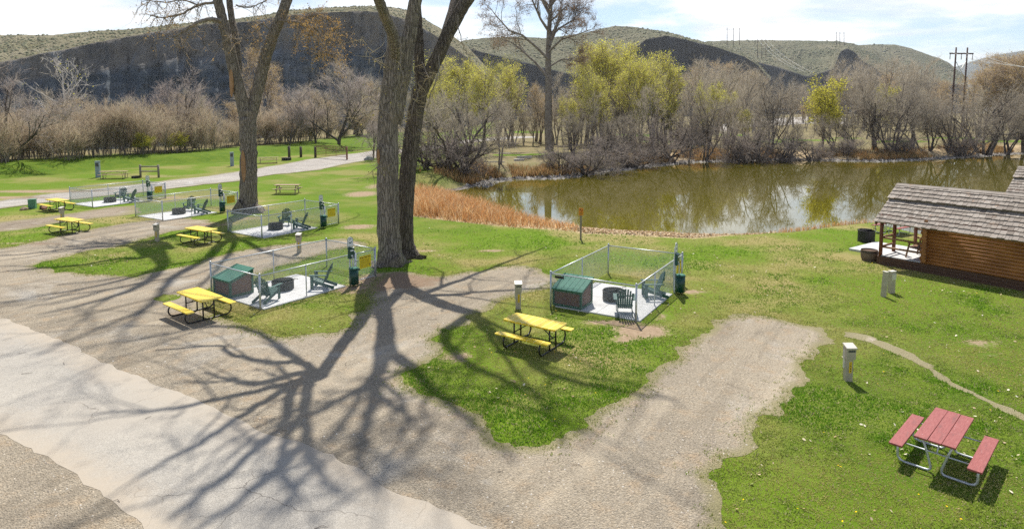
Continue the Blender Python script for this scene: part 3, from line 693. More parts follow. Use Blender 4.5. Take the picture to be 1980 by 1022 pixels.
for n in range(1, 6):
    o = fp if n == 1 else dup(fp)
    o.location = loc(n, 1.98 if n != 2 else 1.85, 1.7, 0.046); o.rotation_euler = (0, 0, PENS[n - 1][3] + 2.2 + 0.3 * n)
    o['label'] = 'black steel fire ring with swing grate in the ' + SHORT[n]

def make_chair():
    t = thing('garden_chair', 'x', 'chair', group='green slatted garden chairs in the pens')
    m = MB()
    for k in range(5):
        x = 0.34 - k * 0.098; z = 0.375 - k * 0.033
        m.box((x, 0, z), (0.088, 0.52, 0.022), Matrix.Rotation(0.32, 3, 'Y').inverted())
    m.obj('seat', M['green'], t, 0.004)
    m = MB()
    for k in range(7):
        f = (k - 3); top = 0.98 - 0.018 * f * f
        b0 = Vector((-0.10, f * 0.068, 0.2)); b1 = Vector((-0.40, f * 0.088, top)); b1.x = -0.1 - (top - 0.2) * 0.42
        m.bar(b0, b1, 0.062, 0.02, up=(1, 0, 0.4))
    m.bar((-0.17, -0.27, 0.33), (-0.17, 0.27, 0.33), 0.07, 0.024, up=(1, 0, 0.4)); m.bar((-0.345, -0.3, 0.72), (-0.345, 0.3, 0.72), 0.06, 0.024, up=(1, 0, 0.4))
    m.obj('backrest', M['green'], t, 0.004)
    for s in (-1, 1):
        m = MB(); m.box((0.05, s * 0.33, 0.56), (0.74, 0.13, 0.024)); m.box((0.3, s * 0.31, 0.5), (0.09, 0.03, 0.09)); m.obj('armrest', M['green'], t, 0.004)
        m = MB(); m.box((0.32, s * 0.275, 0.274), (0.13, 0.024, 0.548)); m.obj('leg', M['green'], t, 0.003)
        m = MB(); m.bar((0.38, s * 0.245, 0.33), (-0.54, s * 0.245, 0.035), 0.024, 0.12); m.obj('leg', M['green'], t, 0.003)
    return t
ch = make_chair(); first = True
def put_chair(n, l, w, tl, tw, label):
    global first
    o = ch if first else dup(ch); first = False
    p = loc(n, l, w, 0.046); q = loc(n, tl, tw); o.location = p; o.rotation_euler = (0, 0, math.atan2(q[1] - p[1], q[0] - p[0])); o['label'] = label
put_chair(1, 0.75, 2.52, 2.0, 2.1, 'green slatted chair beside the dog house, nearest left pen')
put_chair(1, 3.05, 2.75, 2.47, 1.94, 'green slatted chair near the gate of the nearest left pen')
put_chair(2, 0.55, 2.62, 1.5, 2.2, 'green slatted chair with its back to the corner post, right pen by the pond')
put_chair(2, 2.95, 2.85, 2.44, 1.99, 'green slatted chair near the gate of the right pen by the pond')
for n in (3, 4, 5):
    put_chair(n, 3.2, 0.98, 2.0, 1.9, 'green slatted chair facing forward behind the fire ring, ' + SHORT[n])
    put_chair(n, 2.95, 2.75, 2.38, 1.93, 'green slatted chair seen side on by the gate, ' + SHORT[n])

# waste stations: post, sign, bag box, can
def dog_shape():
    return [(-.9, -.55), (-.75, -.55), (-.72, -.1), (.35, -.1), (.38, -.55), (.53, -.55), (.56, .05), (.72, .2), (1.0, .22), (1.02, .38), (.72, .52), (.62, .68), (.52, .5), (.38, .22), (-.7, .22), (-.95, .6), (-1.05, .55), (-.88, .1)]
def make_station():
    t = thing('dog_waste_station', 'x', 'waste station', group='dog waste stations at the pen gates')
    m = MB(); m.box((0, 0, 0.85), (0.055, 0.055, 1.9)); m.box((0, -0.17, 0.93), (0.03, 0.03, 0.6)); m.obj('post', M['galv'], t)
    # sign: board with a round top, faces -y
    m = MB(); w2, z0, z1 = 0.15, 1.62, 1.88
    out_ = [(-w2, z0), (w2, z0), (w2, z1)] + [(w2 * math.cos(a), z1 + 0.13 * math.sin(a)) for a in np.linspace(0.2, PI - 0.2, 9)] + [(-w2, z1)]
    k = len(out_); m.add([(x, -0.045, z) for x, z in out_] + [(x, -0.033, z) for x, z in out_], [tuple(range(k)), tuple(range(2 * k - 1, k - 1, -1))] + [(i, k + i, k + (i + 1) % k, (i + 1) % k) for i in range(k)], 0)
    so_ = m.obj('sign', M['white'], t)
    m = MB(); inn = [(x * .9, z0 + .17 + (z - z0 - .17) * .92) for x, z in out_]
    m.add([(x, -0.047, z) for x, z in out_] + [(x, -0.047, z) for x, z in inn], [(i, (i + 1) % k, k + (i + 1) % k, k + i) for i in range(k)], 0)
    ds = dog_shape(); kk = len(ds); m.add([(x * .085, -0.048, z * .10 + 1.76) for x, z in ds], [tuple(range(kk))], 0)
    for z, ww in ((1.93, .1), (1.905, .14)): m.box((0, -0.0475, z), (ww, 0.001, 0.012))
    m.obj('pictogram', M['inkgreen'], so_)
    m = MB(); m.box((0, -0.085, 1.34), (0.27, 0.11, 0.42)); m.add([(-.145, -.145, 1.55), (.145, -.145, 1.55), (.145, -.025, 1.6), (-.145, -.025, 1.6), (-.145, -.145, 1.535), (.145, -.145, 1.535), (.145, -.025, 1.535), (-.145, -.025, 1.535)], [(0, 1, 2, 3), (4, 5, 1, 0), (5, 6, 2, 1), (7, 4, 0, 3), (6, 7, 3, 2), (7, 6, 5, 4)])
    bo = m.obj('bag_box', M['canister'], t, 0.006)
    m = MB(); m.box((0, -0.142, 1.46), (0.17, 0.004, 0.05)); m.box((0, -0.142, 1.25), (0.09, 0.004, 0.05)); m.box((0.02, -0.142, 1.18), (0.07, 0.004, 0.03)); m.obj('bag_slot', M['white'], bo)
    m = MB(); m.tube([(0, -0.22, 0.1), (0, -0.22, 0.72)], 0.19, 20); m.tube([(0, -0.22, 0.7), (0, -0.22, 0.745)], 0.2, 20); m.box((0.16, -0.3, 0.68), (0.1, 0.12, 0.07))
    co = m.obj('can', M['canister'], t)
    m = MB(); m.tube([(0, -0.22, 0.745), (0, -0.22, 0.765), (0, -0.22, 0.77)], [0.185, 0.18, 0.02], 20); m.obj('lid', M['lidgreen'], co)
    return t
st = make_station()
for n in range(1, 6):
    o = st if n == 1 else dup(st)
    o.location = loc(n, 3.97, 3.36, 0); o.rotation_euler = (0, 0, PENS[n - 1][3])
    o['label'] = 'dog waste station with green can and bag box, ' + SHORT[n]
# yellow signs hung on the gates
def make_pen_sign():
    t = thing('pen_sign', 'x', 'sign', group='yellow rule signs on the pen gates')
    m = MB(); m.box((0, 0, 0), (0.62, 0.006, 0.52)); m.obj('board', M['signyellow'], t)
    m = MB(); R90 = Matrix.Rotation(PI / 2, 4, 'X')
    put_text(m, 'KOA PAW PEN', 0.083, Matrix.Translation((0, -0.0045, 0.185)) @ R90, bold=0.004)
    for z, w in ((0.105, .48), (0.075, .40), (0.03, .5), (-0.005, .46), (-0.04, .5), (-0.075, .42), (-0.11, .48), (-0.145, .44), (-0.18, .3)):
        x = -0.25
        while x < -0.25 + w:
            l_ = R.uniform(.025, .075); m.box((x + l_ / 2, -0.0042, z), (l_, 0.001, 0.0075)); x += l_ + 0.014
    for a, b, r in ((0.235, -.17, .024), (.205, -.135, .01), (.225, -.12, .01), (.248, -.12, .01), (.266, -.135, .01)): m.tube([(a, -0.0036, b), (a, -0.0046, b)], r, 12)
    m.obj('lettering', M['ink'], t)
    return t
ps = make_pen_sign()
for n in range(1, 6):
    o = ps if n == 1 else dup(ps)
    o.location = loc(n, 4.86, PW + 0.035, 0.80); o.rotation_euler = (0, 0, PENS[n - 1][3]); o['label'] = 'yellow sign with black writing on the gate, ' + SHORT[n]
m = MB(); m.box((0.35, 0.035, 0), (0.36, 0.012, 0.09)); pl = m.obj('name_plate', M['ink']); p = loc(2, 0.0, 0.12, FH - 0.11); pl.location = loc(2, -0.04, 0.0, FH - 0.12); pl.rotation_euler = (0, 0, PENS[1][3] - PI / 2)
tag(pl, 'small dark plate under the top rail of the right pen', 'plate')

# ------------------------------------------------------------------ picnic tables
def rounded(w, h, r, n=4):
    out_ = []
    for cx_, cy_, a0 in ((w / 2 - r, h / 2 - r, 0), (-w / 2 + r, h / 2 - r, PI / 2), (-w / 2 + r, -h / 2 + r, PI), (w / 2 - r, -h / 2 + r, 1.5 * PI)):
        for k in range(n + 1): a = a0 + PI / 2 * k / n; out_.append((cx_ + r * math.cos(a), cy_ + r * math.sin(a)))
    return out_
def perforated():
    m, t, p = newmat('ribbed_yellow_plastic'); c = coords(t)
    w = N(t, 'ShaderNodeTexChecker', ins={'Scale': 55.0}); L(t, c, w.inputs['Vector'])
    s = N(t, 'ShaderNodeSeparateXYZ'); L(t, c, s.inputs[0])
    fr = math_(t, 'ABSOLUTE', math_(t, 'SUBTRACT', math_(t, 'FRACT', math_(t, 'MULTIPLY', math_(t, 'ADD', s.outputs[0], 0.915), 1 / 0.229)), 0.5))
    rib = ramp(t, fr, 0.42, 0.47)
    n = noise(t, c, 5, 4)
    a = mix(t, ramp(t, n, 0.3, 0.7), (0.68, 0.49, 0.008), (0.78, 0.58, 0.02))
    a = mix(t, math_(t, 'MULTIPLY', w.outputs['Fac'], 0.45), a, (0.52, 0.36, 0.008))
    a = mix(t, math_(t, 'MULTIPLY', rib, 0.75), a, (0.88, 0.72, 0.22)); a = mix(t, math_(t, 'MULTIPLY', ramp(t, noise(t, c, 2.2, 6, .7), 0.55, 0.75), 0.5), a, (0.84, 0.66, 0.20))
    L(t, a, p.inputs['Base Color']); p.inputs['Roughness'].default_value = 0.4
    bump(t, p, math_(t, 'ADD', rib, math_(t, 'MULTIPLY', w.outputs['Fac'], 0.3)), 0.3, 0.006)
    return m
M['perf'] = perforated()
def make_yellow_table():
    t = thing('picnic_table', 'x', 'picnic table', group='yellow picnic tables on the lawns')
    m = MB(); m.prism(rounded(1.83, 0.77, 0.06), 0.715, 0.765); m.obj('tabletop', M['perf'], t, 0.008)
    for s in (-1, 1):
        m = MB(); m.prism([(x, y + s * 0.72) for x, y in rounded(1.83, 0.26, 0.05)], 0.425, 0.465); m.obj('bench', M['perf'], t, 0.008)
    for s in (-1, 1):
        x = s * 0.62; m = MB()
        pth = []
        for sy in (-1, 1):
            arc = [(x, sy * (0.60 + 0.19 * math.cos(a)), 0.225 + 0.2 * math.sin(a)) for a in np.linspace(PI / 2 * 0.98, -PI / 2, 12)]
            pth = arc if sy < 0 else pth + arc[::-1]
        m.tube(pth, 0.026, 8)
        for sy in (-1, 1): m.tube([(x, sy * 0.19, 0.03), (x, sy * 0.19, 0.72)], 0.026, 8)
        m.tube([(x, -0.36, 0.70), (x, 0.36, 0.70)], 0.022, 6); m.tube([(x, -0.19, 0.36), (x, 0.19, 0.36)], 0.018, 6)
        for sy in (-1, 1): m.box((x, sy * 0.68, 0.418), (0.05, 0.2, 0.02))
        m.obj('end_frame', M['black'], t)
    m = MB()
    for s in (-1, 1): m.tube([(s * 0.62, 0, 0.36), (s * 0.1, 0, 0.71)], 0.017, 6)
    m.tube([(-0.14, 0, 0.7), (0.14, 0, 0.7)], 0.017, 6); m.obj('brace', M['black'], t)
    return t
yt = make_yellow_table()
def yaw2(p, q): return math.atan2(q[1] - p[1], q[0] - p[0])
tabs = [((339, 562.1), (396.3, 584.4), (431.2, 572.6), (377.8, 554.7), 'yellow picnic table on gravel beside the nearest left pen'),
        ((971.4, 616.2), (1080, 639.6), (1095.3, 624.1), (994.9, 602.1), 'yellow picnic table on grass in front of the right pen'),
        ((359.5, 440), (393, 445.5), (418, 442), (382, 437.5), 'yellow picnic table in front of the forked cottonwood'),
        ((105, 422.5), (139, 427.5), (163, 424), (128, 419.6), 'yellow picnic table beside the dirt track, between two cream pedestals'),
        ((88, 385.5), (110, 389), (132, 386), (110, 382), 'farthest yellow picnic table, by the green utility box')]
for i, (a, b, c, d, lb) in enumerate(tabs):
    A, B, C_, D = (np.array(G(*q, 0.765)[:2]) for q in (a, b, c, d)); ctr = (A + B + C_ + D) / 4
    o = yt if i == 0 else dup(yt); o.location = (ctr[0], ctr[1], gz(*ctr) + 0.0 if i > 0 else 0.006); o.rotation_euler = (0, 0, yaw2(A, B)); o['label'] = lb

def plank_table(name, mat_top, mat_leg, Lx=1.85, boards=4, style='pipe', wtop=0.74):
    t = thing(name, 'x', 'picnic table')
    m = MB(); bw = wtop / boards
    for k in range(boards): m.box((0, -wtop / 2 + bw * (k + .5), 0.745), (Lx + R.uniform(-.02, .02), bw - 0.008, 0.038), Matrix.Rotation(R.uniform(-.004, .004), 3, 'Z'))
    m.obj('tabletop', mat_top, t, 0.004)
    for s in (-1, 1):
        m = MB(); m.box((0, s * 0.70, 0.445), (Lx, 0.255, 0.038)); m.obj('bench', mat_top, t, 0.004)
    if style == 'pipe':
        for e in (-1, 1):
            x = e * (Lx / 2 - 0.28)
            for s in (-1, 1):
                m = MB()
                m.tube([(x, s * 0.30, 0.725), (x, s * 0.20, 0.45), (x, s * 0.10, 0.13), (x, s * 0.10, 0.07), (x, s * 0.14, 0.035), (x, s * 0.22, 0.03), (x, s * 0.58, 0.03), (x, s * 0.67, 0.05), (x, s * 0.715, 0.11), (x, s * 0.72, 0.2), (x, s * 0.72, 0.43)], 0.024, 8)
                m.obj('leg', mat_leg, t)
            m = MB(); m.tube([(x, 0.7, 0.42), (x, -0.7, 0.42)], 0.017, 6)
            m.tube([(x, 0, 0.42), (e * 0.15, 0, 0.72)], 0.015, 6); m.box((x, 0, 0.72), (0.05, wtop - .1, 0.025)); m.obj('brace', mat_leg, t)
    else:
        for e in (-1, 1):
            x = e * (Lx / 2 - 0.25)
            for s in (-1, 1):
                m = MB(); m.bar((x, s * 0.24, 0.72), (x, s * 0.50, 0.0), 0.09, 0.045, up=(1, 0, 0)); m.obj('leg', mat_leg, t)
            m = MB(); m.box((x + 0.045, 0, 0.40), (0.04, 1.6, 0.09)); m.box((x + 0.045, 0, 0.69), (0.04, wtop - .06, 0.07)); m.obj('brace', mat_leg, t)
    return t
rt = plank_table('picnic_table', M['red_boards'], M['galv'], 1.75, 3)
A, B, C_, D = (np.array(G(1700 + u / 5.11, 760 + v / 5.11, 0.765)[:2]) for u, v in ((340, 425), (560, 140), (938, 235), (755, 530)))
ctr = (A + B + C_ + D) / 4; rt.location = (ctr[0], ctr[1], 0); rt.rotation_euler = (0, 0, yaw2((A + D) / 2, (B + C_) / 2)); s_ = np.linalg.norm((B + C_ - A - D) / 2) / 1.75
rt.scale = (0.97, 0.93, 1); rt['label'] = 'worn red picnic table with pale pipe legs on grass'
def place(o, u, v, rz, z=None, label=None, snap=True):
    zz_ = 0.0
    for _ in range(4):
        p = G(u, v, zz_); zz_ = gz(p[0], p[1])
    o.location = (p[0], p[1], zz_ if z is None else z); o.rotation_euler = (0, 0, rz)
    if label: o['label'] = label
    return o
wt = plank_table('picnic_table', M['tanwood'], M['greywood'], 2.1, 4, 'wood'); place(wt, 556, 374, 0.0, label='plain wooden picnic table alone on the lawn beyond the pens')
wt2 = plank_table('picnic_table', M['tanwood'], M['greywood'], 2.6, 4, 'pipe'); place(wt2, 221, 345, 0.22, label='brown picnic table by the grey post beyond the gravel road')
wt3 = dup(wt2); place(wt3, 519, 315, 0.35, label='brown picnic table behind the forked cottonwood, near a fire ring')
rt2 = dup(rt); rt2.location = (22.0, 36.2, gz(22, 36.2)); rt2.rotation_euler = (0, 0, 0.55); rt2['label'] = 'red bench picnic table behind the cabin porch'

# ------------------------------------------------------------------ pedestals, posts, small fixtures
def make_pedestal():
    t = thing('utility_pedestal', 'x', 'pedestal', group='cream hookup pedestals with yellow site numbers')
    m = MB(); m.box((0, 0, 0.30), (0.19, 0.14, 0.68)); m.obj('post', M['cream'], t, 0.008)
    m = MB(); m.box((0, -0.02, 0.80), (0.245, 0.2, 0.32)); m.add([(-.14, -.15, .93), (.14, -.15, .93), (.14, .09, 1.0), (-.14, .09, 1.0), (-.14, -.15, .965), (.14, -.15, .965), (.14, .09, 1.035), (-.14, .09, 1.035)], [(3, 2, 1, 0), (4, 5, 6, 7), (0, 1, 5, 4), (1, 2, 6, 5), (2, 3, 7, 6), (3, 0, 4, 7)], 1)
    bo = m.obj('meter_box', [M['cream'], M['creamtop']], t, 0.006)
    m = MB(); m.box((0.01, -0.122, 0.87), (0.18, 0.004, 0.055)); m.obj('window', M['window'], bo)
    m = MB(); m.box((-0.105, 0.02, 0.62), (0.04, 0.07, 0.5)); m.obj('conduit', M['creamtop'], t, 0.006)
    m = MB(); m.box((0.015, -0.0725, 0.42), (0.07, 0.003, 0.30)); lb = m.obj('number_label', M['label'], t)
    return t, lb
def digits(lb, txt):
    m = MB()
    for k, c in enumerate(txt): put_text(m, c, 0.062, Matrix.Translation((0.015, -0.0755, 0.525 - 0.07 * k)) @ Matrix.Rotation(PI / 2, 4, 'X'), bold=0.004)
    m.obj('digits', M['ink'], lb)
pd, lbl = make_pedestal()
specs = [((1641, 737), 0.02, '1644', 'cream utility pedestal with yellow number label beside the red table'), ((1002, 597), 0.05, '1642', 'cream utility pedestal behind the near yellow table on the right'),
         ((578, 489), -0.1, '1640', 'cream utility pedestal on gravel behind the nearest left pen'), ((303, 467), -0.25, '1638', 'cream utility pedestal left of the middle yellow table'), ((120, 430), -0.35, '1636', 'cream utility pedestal behind a yellow table on the dirt track')]
peds = []
for i in range(len(specs)):
    if i == 0: o = pd; l_ = lbl
    else:
        o = dup(pd); l_ = [c for c in o.children if c.name.startswith('number_label')][0]
    peds.append((o, l_))
for (o, l_), ((u, v), rz, tx, lb) in zip(peds, specs):
    place(o, u, v, rz); o.location.z -= 0.03; o.location.y += 0.05; o['label'] = lb; o.rotation_euler = (0.0, 0.0, rz); digits(l_, tx)
def slab_post(name, label, cat, u, v, h, w, d, mt, rz=0.0, tilt=0.0, group=None, cap=None):
    t = thing(name, label, cat, group=group)
    m = MB(); m.box((0, 0, h / 2 - 0.05), (w, d, h + 0.1)); m.obj('post', mt, t, min(w, d) * 0.08)
    if cap: m = MB(); m.box((0, 0, h + 0.015), (w * 1.12, d * 1.15, 0.03)); m.obj('cap', cap, t, 0.004)
    place(t, u, v, rz); t.rotation_euler = (0, tilt, rz); return t
t = slab_post('utility_pedestal', 'leaning cream service post beside the log cabin, left of the pair', 'pedestal', 1708, 573, 0.95, 0.13, 0.16, M['cream'], 0.3, 0.06, cap=M['creamtop'])
t = slab_post('utility_pedestal', 'wide cream service box beside the log cabin, right of the pair', 'pedestal', 1723, 566, 0.85, 0.24, 0.16, M['cream'], 0.3, 0.0, cap=M['creamtop'])
m = MB(); m.box((0, -0.09, 0.66), (0.2, 0.05, 0.24)); m.obj('socket_cover', M['creamtop'], t, 0.005)
t = slab_post('electric_post', 'grey blue electric post by a brown picnic table', 'post', 190, 343, 1.7, 0.42, 0.3, M['greyblue'], 0.2, cap=M['greyblue'])
m = MB(); m.box((0, -0.155, 1.35), (0.3, 0.02, 0.4)); m.obj('cover', M['window'], t)
t = slab_post('electric_post', 'grey blue electric post left of the forked cottonwood', 'post', 449, 321, 1.75, 0.42, 0.3, M['greyblue'], 0.3, cap=M['greyblue'])
m = MB(); m.box((0, -0.155, 1.4), (0.3, 0.02, 0.4)); m.obj('cover', M['window'], t)
t = slab_post('utility_box', 'green utility box by the gravel road', 'utility box', 63, 403, 0.66, 0.44, 0.4, M['boxgreen'], 0.35, cap=M['boxgreen'])
m = MB(); m.box((0, -0.205, 0.36), (0.36, 0.015, 0.5)); m.obj('door', M['boxgreen'], t)
def boulder(name, label, u, v, sx, sy, sz, mt, seed):
    bm = bmesh.new(); bmesh.ops.create_icosphere(bm, subdivisions=3, radius=1)
    rr = random.Random(seed); off = [Vector((rr.uniform(-1, 1), rr.uniform(-1, 1), rr.uniform(-1, 1))).normalized() for _ in range(9)]
    for vv in bm.verts:
        d = 1.0
        for o_ in off:
            q_ = vv.co.normalized().dot(o_)
            if q_ > 0.6: d = min(d, 0.78 / max(q_, .6))
        vv.co = Vector((vv.co.x * sx, vv.co.y * sy, vv.co.z * sz)) * d
    me = bpy.data.meshes.new(name); bm.to_mesh(me); bm.free(); me.materials.append(mt)
    o = link(name, me); place(o, u, v, seed * 1.3); o.location.z += sz * 0.45; tag(o, label, 'rock'); return o
boulder('rock', 'tan rock left of the green utility box', 47, 406, 0.3, 0.22, 0.17, M['rock'], 3)
boulder('rock', 'reddish rock under the far yellow table', 84, 404, 0.36, 0.25, 0.22, M['rust'], 4)
boulder('rock', 'grey rock at the foot of the small roadside tree', 713, 310, 0.7, 0.5, 0.45, M['greyrock'], 5)
# rail panel beyond the road
t = thing('rail_fence', 'short grey two-rail wooden fence beyond the gravel road', 'fence')
p0 = np.array(G(272, 343)); p1 = np.array(G(307, 343)); w_ = p1 - p0; ln = np.hypot(w_[0], w_[1]) * 1.0
t.location = (p0[0], p0[1], 0); t.rotation_euler = (0, 0, yaw2(p0, p1))
for x in (0, ln): m = MB(); m.tube([(x, 0, -0.1), (x, 0, 1.35)], 0.11, 8); m.obj('post', M['greywood'], t)
for z in (1.15, 0.65): m = MB(); m.tube([(0.05, -0.02, z), (ln - 0.05, 0.02, z)], 0.07, 8); m.obj('rail', M['greywood'], t)
fr = dup(fp); place(fr, 263, 344, 0.4, label='low black fire ring beside the two-rail fence'); fr.scale = (1.0, 1.0, 0.6); fr['group'] = 'fire rings beyond the road'
fr = dup(fp); place(fr, 554, 310, 0.8, label='rusty black fire ring right of the far picnic table'); fr.scale = (1.55, 1.55, 1.1); fr['group'] = 'fire rings beyond the road'
# bollards and gate at the end of the road
for u, v, h, lb in ((559, 294, 1.75, 'left dark timber bollard on the bank'), (582, 304, 1.6, 'right dark timber bollard left of the steel gate')):
    m = MB(); m.tube([(0, 0, -0.2), (0, 0, h)], 0.19, 10); o = m.obj('wooden_post', M['darkpost']); place(o, u, v, 0); tag(o, lb, 'post', 'dark timber bollards')
t = thing('field_gate', 'rusty tubular steel farm gate across the end of the road', 'gate')
a = np.array(G(610, 305)); b = np.array(G(671, 309)); t.location = (a[0], a[1], gz(*a[:2])); t.rotation_euler = (0, 0, yaw2(a, b)); ln = np.hypot(*(b - a)[:2])
m = MB(); m.tube([(0, 0, -0.2), (0, 0, 1.65)], 0.18, 10); m.obj('post', M['darkpost'], t)
m = MB(); m.tube([(ln, 0, -0.2), (ln, 0, 1.9)], 0.12, 10); m.box((ln - 0.1, -0.14, 1.55), (0.16, 0.02, 0.16)); m.obj('post', M['rust'], t)
m = MB()
for z in (0.42, 0.66, 0.9, 1.14, 1.38, 1.62, 1.86): m.tube([(0.2, 0, z), (ln - 0.1, 0, z)], 0.04, 6)
for x in np.linspace(0.2, ln - 0.1, 4): m.tube([(x, 0, 0.42), (x, 0, 1.86)], 0.028, 6)
m.obj('bars', M['rust'], t)
# no-swimming sign
t = thing('warning_sign', 'orange warning sign on a grey post at the pond edge', 'sign')
place(t, 1123, 463, 0.0)
m = MB(); m.box((0, 0.03, 0.75), (0.10, 0.05, 1.7)); m.obj('post', M['greywood'], t)
m = MB(); m.prism(rounded(0.25, 0.42, 0.03), -0.006, 0.006); ob = m.obj('board', M['orange'], t); ob.rotation_euler = (PI / 2, 0, 0); ob.location = (0, -0.004, 1.55)
m = MB(); n = 24
ro = [(0.1 * math.cos(2 * PI * k / n), 0.1 * math.sin(2 * PI * k / n) + 0.085) for k in range(n)]; ri = [(0.078 * math.cos(2 * PI * k / n), 0.078 * math.sin(2 * PI * k / n) + 0.085) for k in range(n)]
m.add([(x, y, 0.009) for x, y in ro + ri], [(k, (k + 1) % n, n + (k + 1) % n, n + k) for k in range(n)], 0)
m.bar((-0.06, 0.145, 0.009), (0.06, 0.025, 0.009), 0.022, 0.002)
m.tube([(-0.02, 0.11, 0.008), (-0.02, 0.11, 0.0105)], 0.018, 10, 1); m.bar((-0.05, 0.07, 0.009), (0.05, 0.085, 0.009), 0.018, 0.003, 1)
for y, w in ((-.065, .14), (-.1, .18), (-.15, .16)): m.box((0, y, 0.008), (w, 0.018, 0.002), None, 1)
m.obj('symbol', [M['red'], M['ink']], ob)

# ------------------------------------------------------------------ log cabins
WD = np.array([0.815, 0.579]); LD = np.array([0.579, -0.815])
CABYAW = math.atan2(LD[1], LD[0])
def make_cabin():
    # local x along the ridge (0 = porch end), local y across (0 = wall nearest the camera, 3.7 = far wall)
    t = thing('log_cabin', 'x', 'cabin')
    W, DZ, EZ, RZ, LEN, PX = 3.7, 0.42, 2.2, 3.52, 6.1, 1.95
    m = MB()
    for k in range(3): m.box((LEN / 2, -0.02, 0.07 + 0.135 * k), (LEN, 0.05, 0.125)); m.box((LEN / 2, W + 0.02, 0.07 + 0.135 * k), (LEN, 0.05, 0.125)); m.box((-0.02, W / 2, 0.07 + 0.135 * k), (0.05, W, 0.125))
    m.box((LEN / 2, W / 2, 0.2), (LEN - .1, W - .1, 0.36)); m.obj('skirt', M['skirt'], t)
    m = MB()
    for k in range(14): m.box((PX / 14 * (k + .5), W / 2, DZ + 0.015), (PX / 14 - 0.01, W, 0.03))
    m.obj('porch_deck', M['concrete'], t)
    m = MB(); r = 0.083; nl = 13
    for k in range(nl):
        z = DZ + 0.07 + k * 0.142; e = 0.14 + (0.05 if k % 2 else 0)
        for y in (0.0, W): m.tube([(PX - e, y, z), (LEN + e, y, z)], r, 8)
        for x in (PX, LEN): m.tube([(x, -e + .02, z + 0.07), (x, W + e - .02, z + 0.07)], r, 8)
    k = 0
    while True:
        z = DZ + 0.07 + (nl + k) * 0.142
        hw = (RZ - 0.15 - z) / (RZ - EZ) * (W / 2 + 0.35)
        if hw < 0.3: break
        for x in (PX, LEN): m.tube([(x, W / 2 - min(hw, W / 2 + .1), z), (x, W / 2 + min(hw, W / 2 + .1), z)], r, 8)
        k += 1
    m.box(((PX + LEN) / 2, W / 2, DZ + 0.9), (LEN - PX - 0.05, W - 0.05, 1.9)); m.obj('log_wall', M['logs'], t)
    m = MB(); m.box((PX - 0.10, 1.5, DZ + 1.0), (0.05, 0.85, 1.85)); dr = m.obj('door', M['redpost'], t)
    m = MB(); m.tube([(PX - 0.15, 1.18, DZ + 0.95), (PX - 0.15, 1.18, DZ + 1.05)], 0.02, 6); m.obj('handle', M['black'], dr)
    for y in (0.06, 1.35, W - 0.06): m = MB(); m.tube([(0.08, y, DZ), (0.08, y, EZ + 0.15)], 0.085, 8); m.obj('porch_post', M['redpost'], t)
    m = MB()
    for z in (0.42, 0.85):
        for a_, b_ in (((0.1, 0.06, DZ + z), (PX - .1, 0.06, DZ + z)), ((0.08, 0.1, DZ + z), (0.08, 1.3, DZ + z)), ((0.1, W - .06, DZ + z), (PX - .1, W - .06, DZ + z))):
            m = MB(); m.tube([a_, b_], 0.05, 6); m.obj('rail', M['benchwood'], t)
    # roof: two layers of wooden shakes on boards, the upper layer laid as a raised cap
    m = MB(); tones = []
    ov = 0.42; x0, x1 = -0.08, LEN + 0.42
    run = W / 2 + ov; rise = RZ - (EZ - 0.18); sl = math.hypot(run, rise); ang = math.atan2(rise, run)
    def pt(side, d, x, up):  # d = distance down from the ridge along the slope
        y = W / 2 + side * d * math.cos(ang); z = RZ - d * math.sin(ang)
        return Vector((x, y + side * up * math.sin(ang), z + up * math.cos(ang)))
    def slab(side, d0, d1, xa, xb, u0, u1, th, tone):
        v = [pt(side, d0, xa, u0), pt(side, d0, xb, u0), pt(side, d1, xb, u1), pt(side, d1, xa, u1), pt(side, d0, xa, u0 - th), pt(side, d0, xb, u0 - th), pt(side, d1, xb, u1 - th), pt(side, d1, xa, u1 - th)]
        f = [(0, 1, 2, 3), (7, 6, 5, 4), (0, 4, 5, 1), (1, 5, 6, 2), (2, 6, 7, 3), (3, 7, 4, 0)]
        if side > 0: f = [tuple(reversed(q_)) for q_ in f]
        m.add(v, f); tones.extend([tone] * 6)
    for side in (-1, 1):
        m = MB(); tones.clear()
        slab(side, 0.0, sl - 0.03, x0 + .04, x1 - .04, -0.005, -0.005, 0.03, 0.1)
        rows = 10; ex = sl / rows
        for k in range(rows):
            d1 = (k + 1) * ex; d0 = d1 - ex * 1.25; cap = k < 4
            lift = 0.10 if cap else 0.0; xb_ = x1 - (0.3 if cap else 0); x = x0 + (0.0 if not cap else -0.03)
            while x < xb_:
                w_ = R.uniform(0.10, 0.24); xe = min(x + w_, xb_)
                jit = R.uniform(-0.025, 0.025)
                slab(side, max(0, d0), d1 + jit, x + 0.005, xe - 0.005, lift + 0.012, lift + 0.048 + R.uniform(0, .014), 0.022, min(1, max(0, R.gauss(0.55, 0.27))))
                x += w_
        slab(side, 0.0, 4 * ex - 0.03, x0 - .01, x1 - .32, 0.095, 0.1, 0.07, 0.12)
        x = x0 - .03
        while x < x1 - .3:
            slab(side, -0.01, 0.15, x, min(x + .2, x1 - .3), 0.148, 0.152, 0.02, R.uniform(.4, .9)); x += 0.2
        me = m.mesh('roof_slope', M['shake']); a_ = me.attributes.new('tone', 'FLOAT', 'FACE'); a_.data.foreach_set('value', np.array(tones, np.float32)); ro_ = link('roof_slope', me, t)
    m = MB()
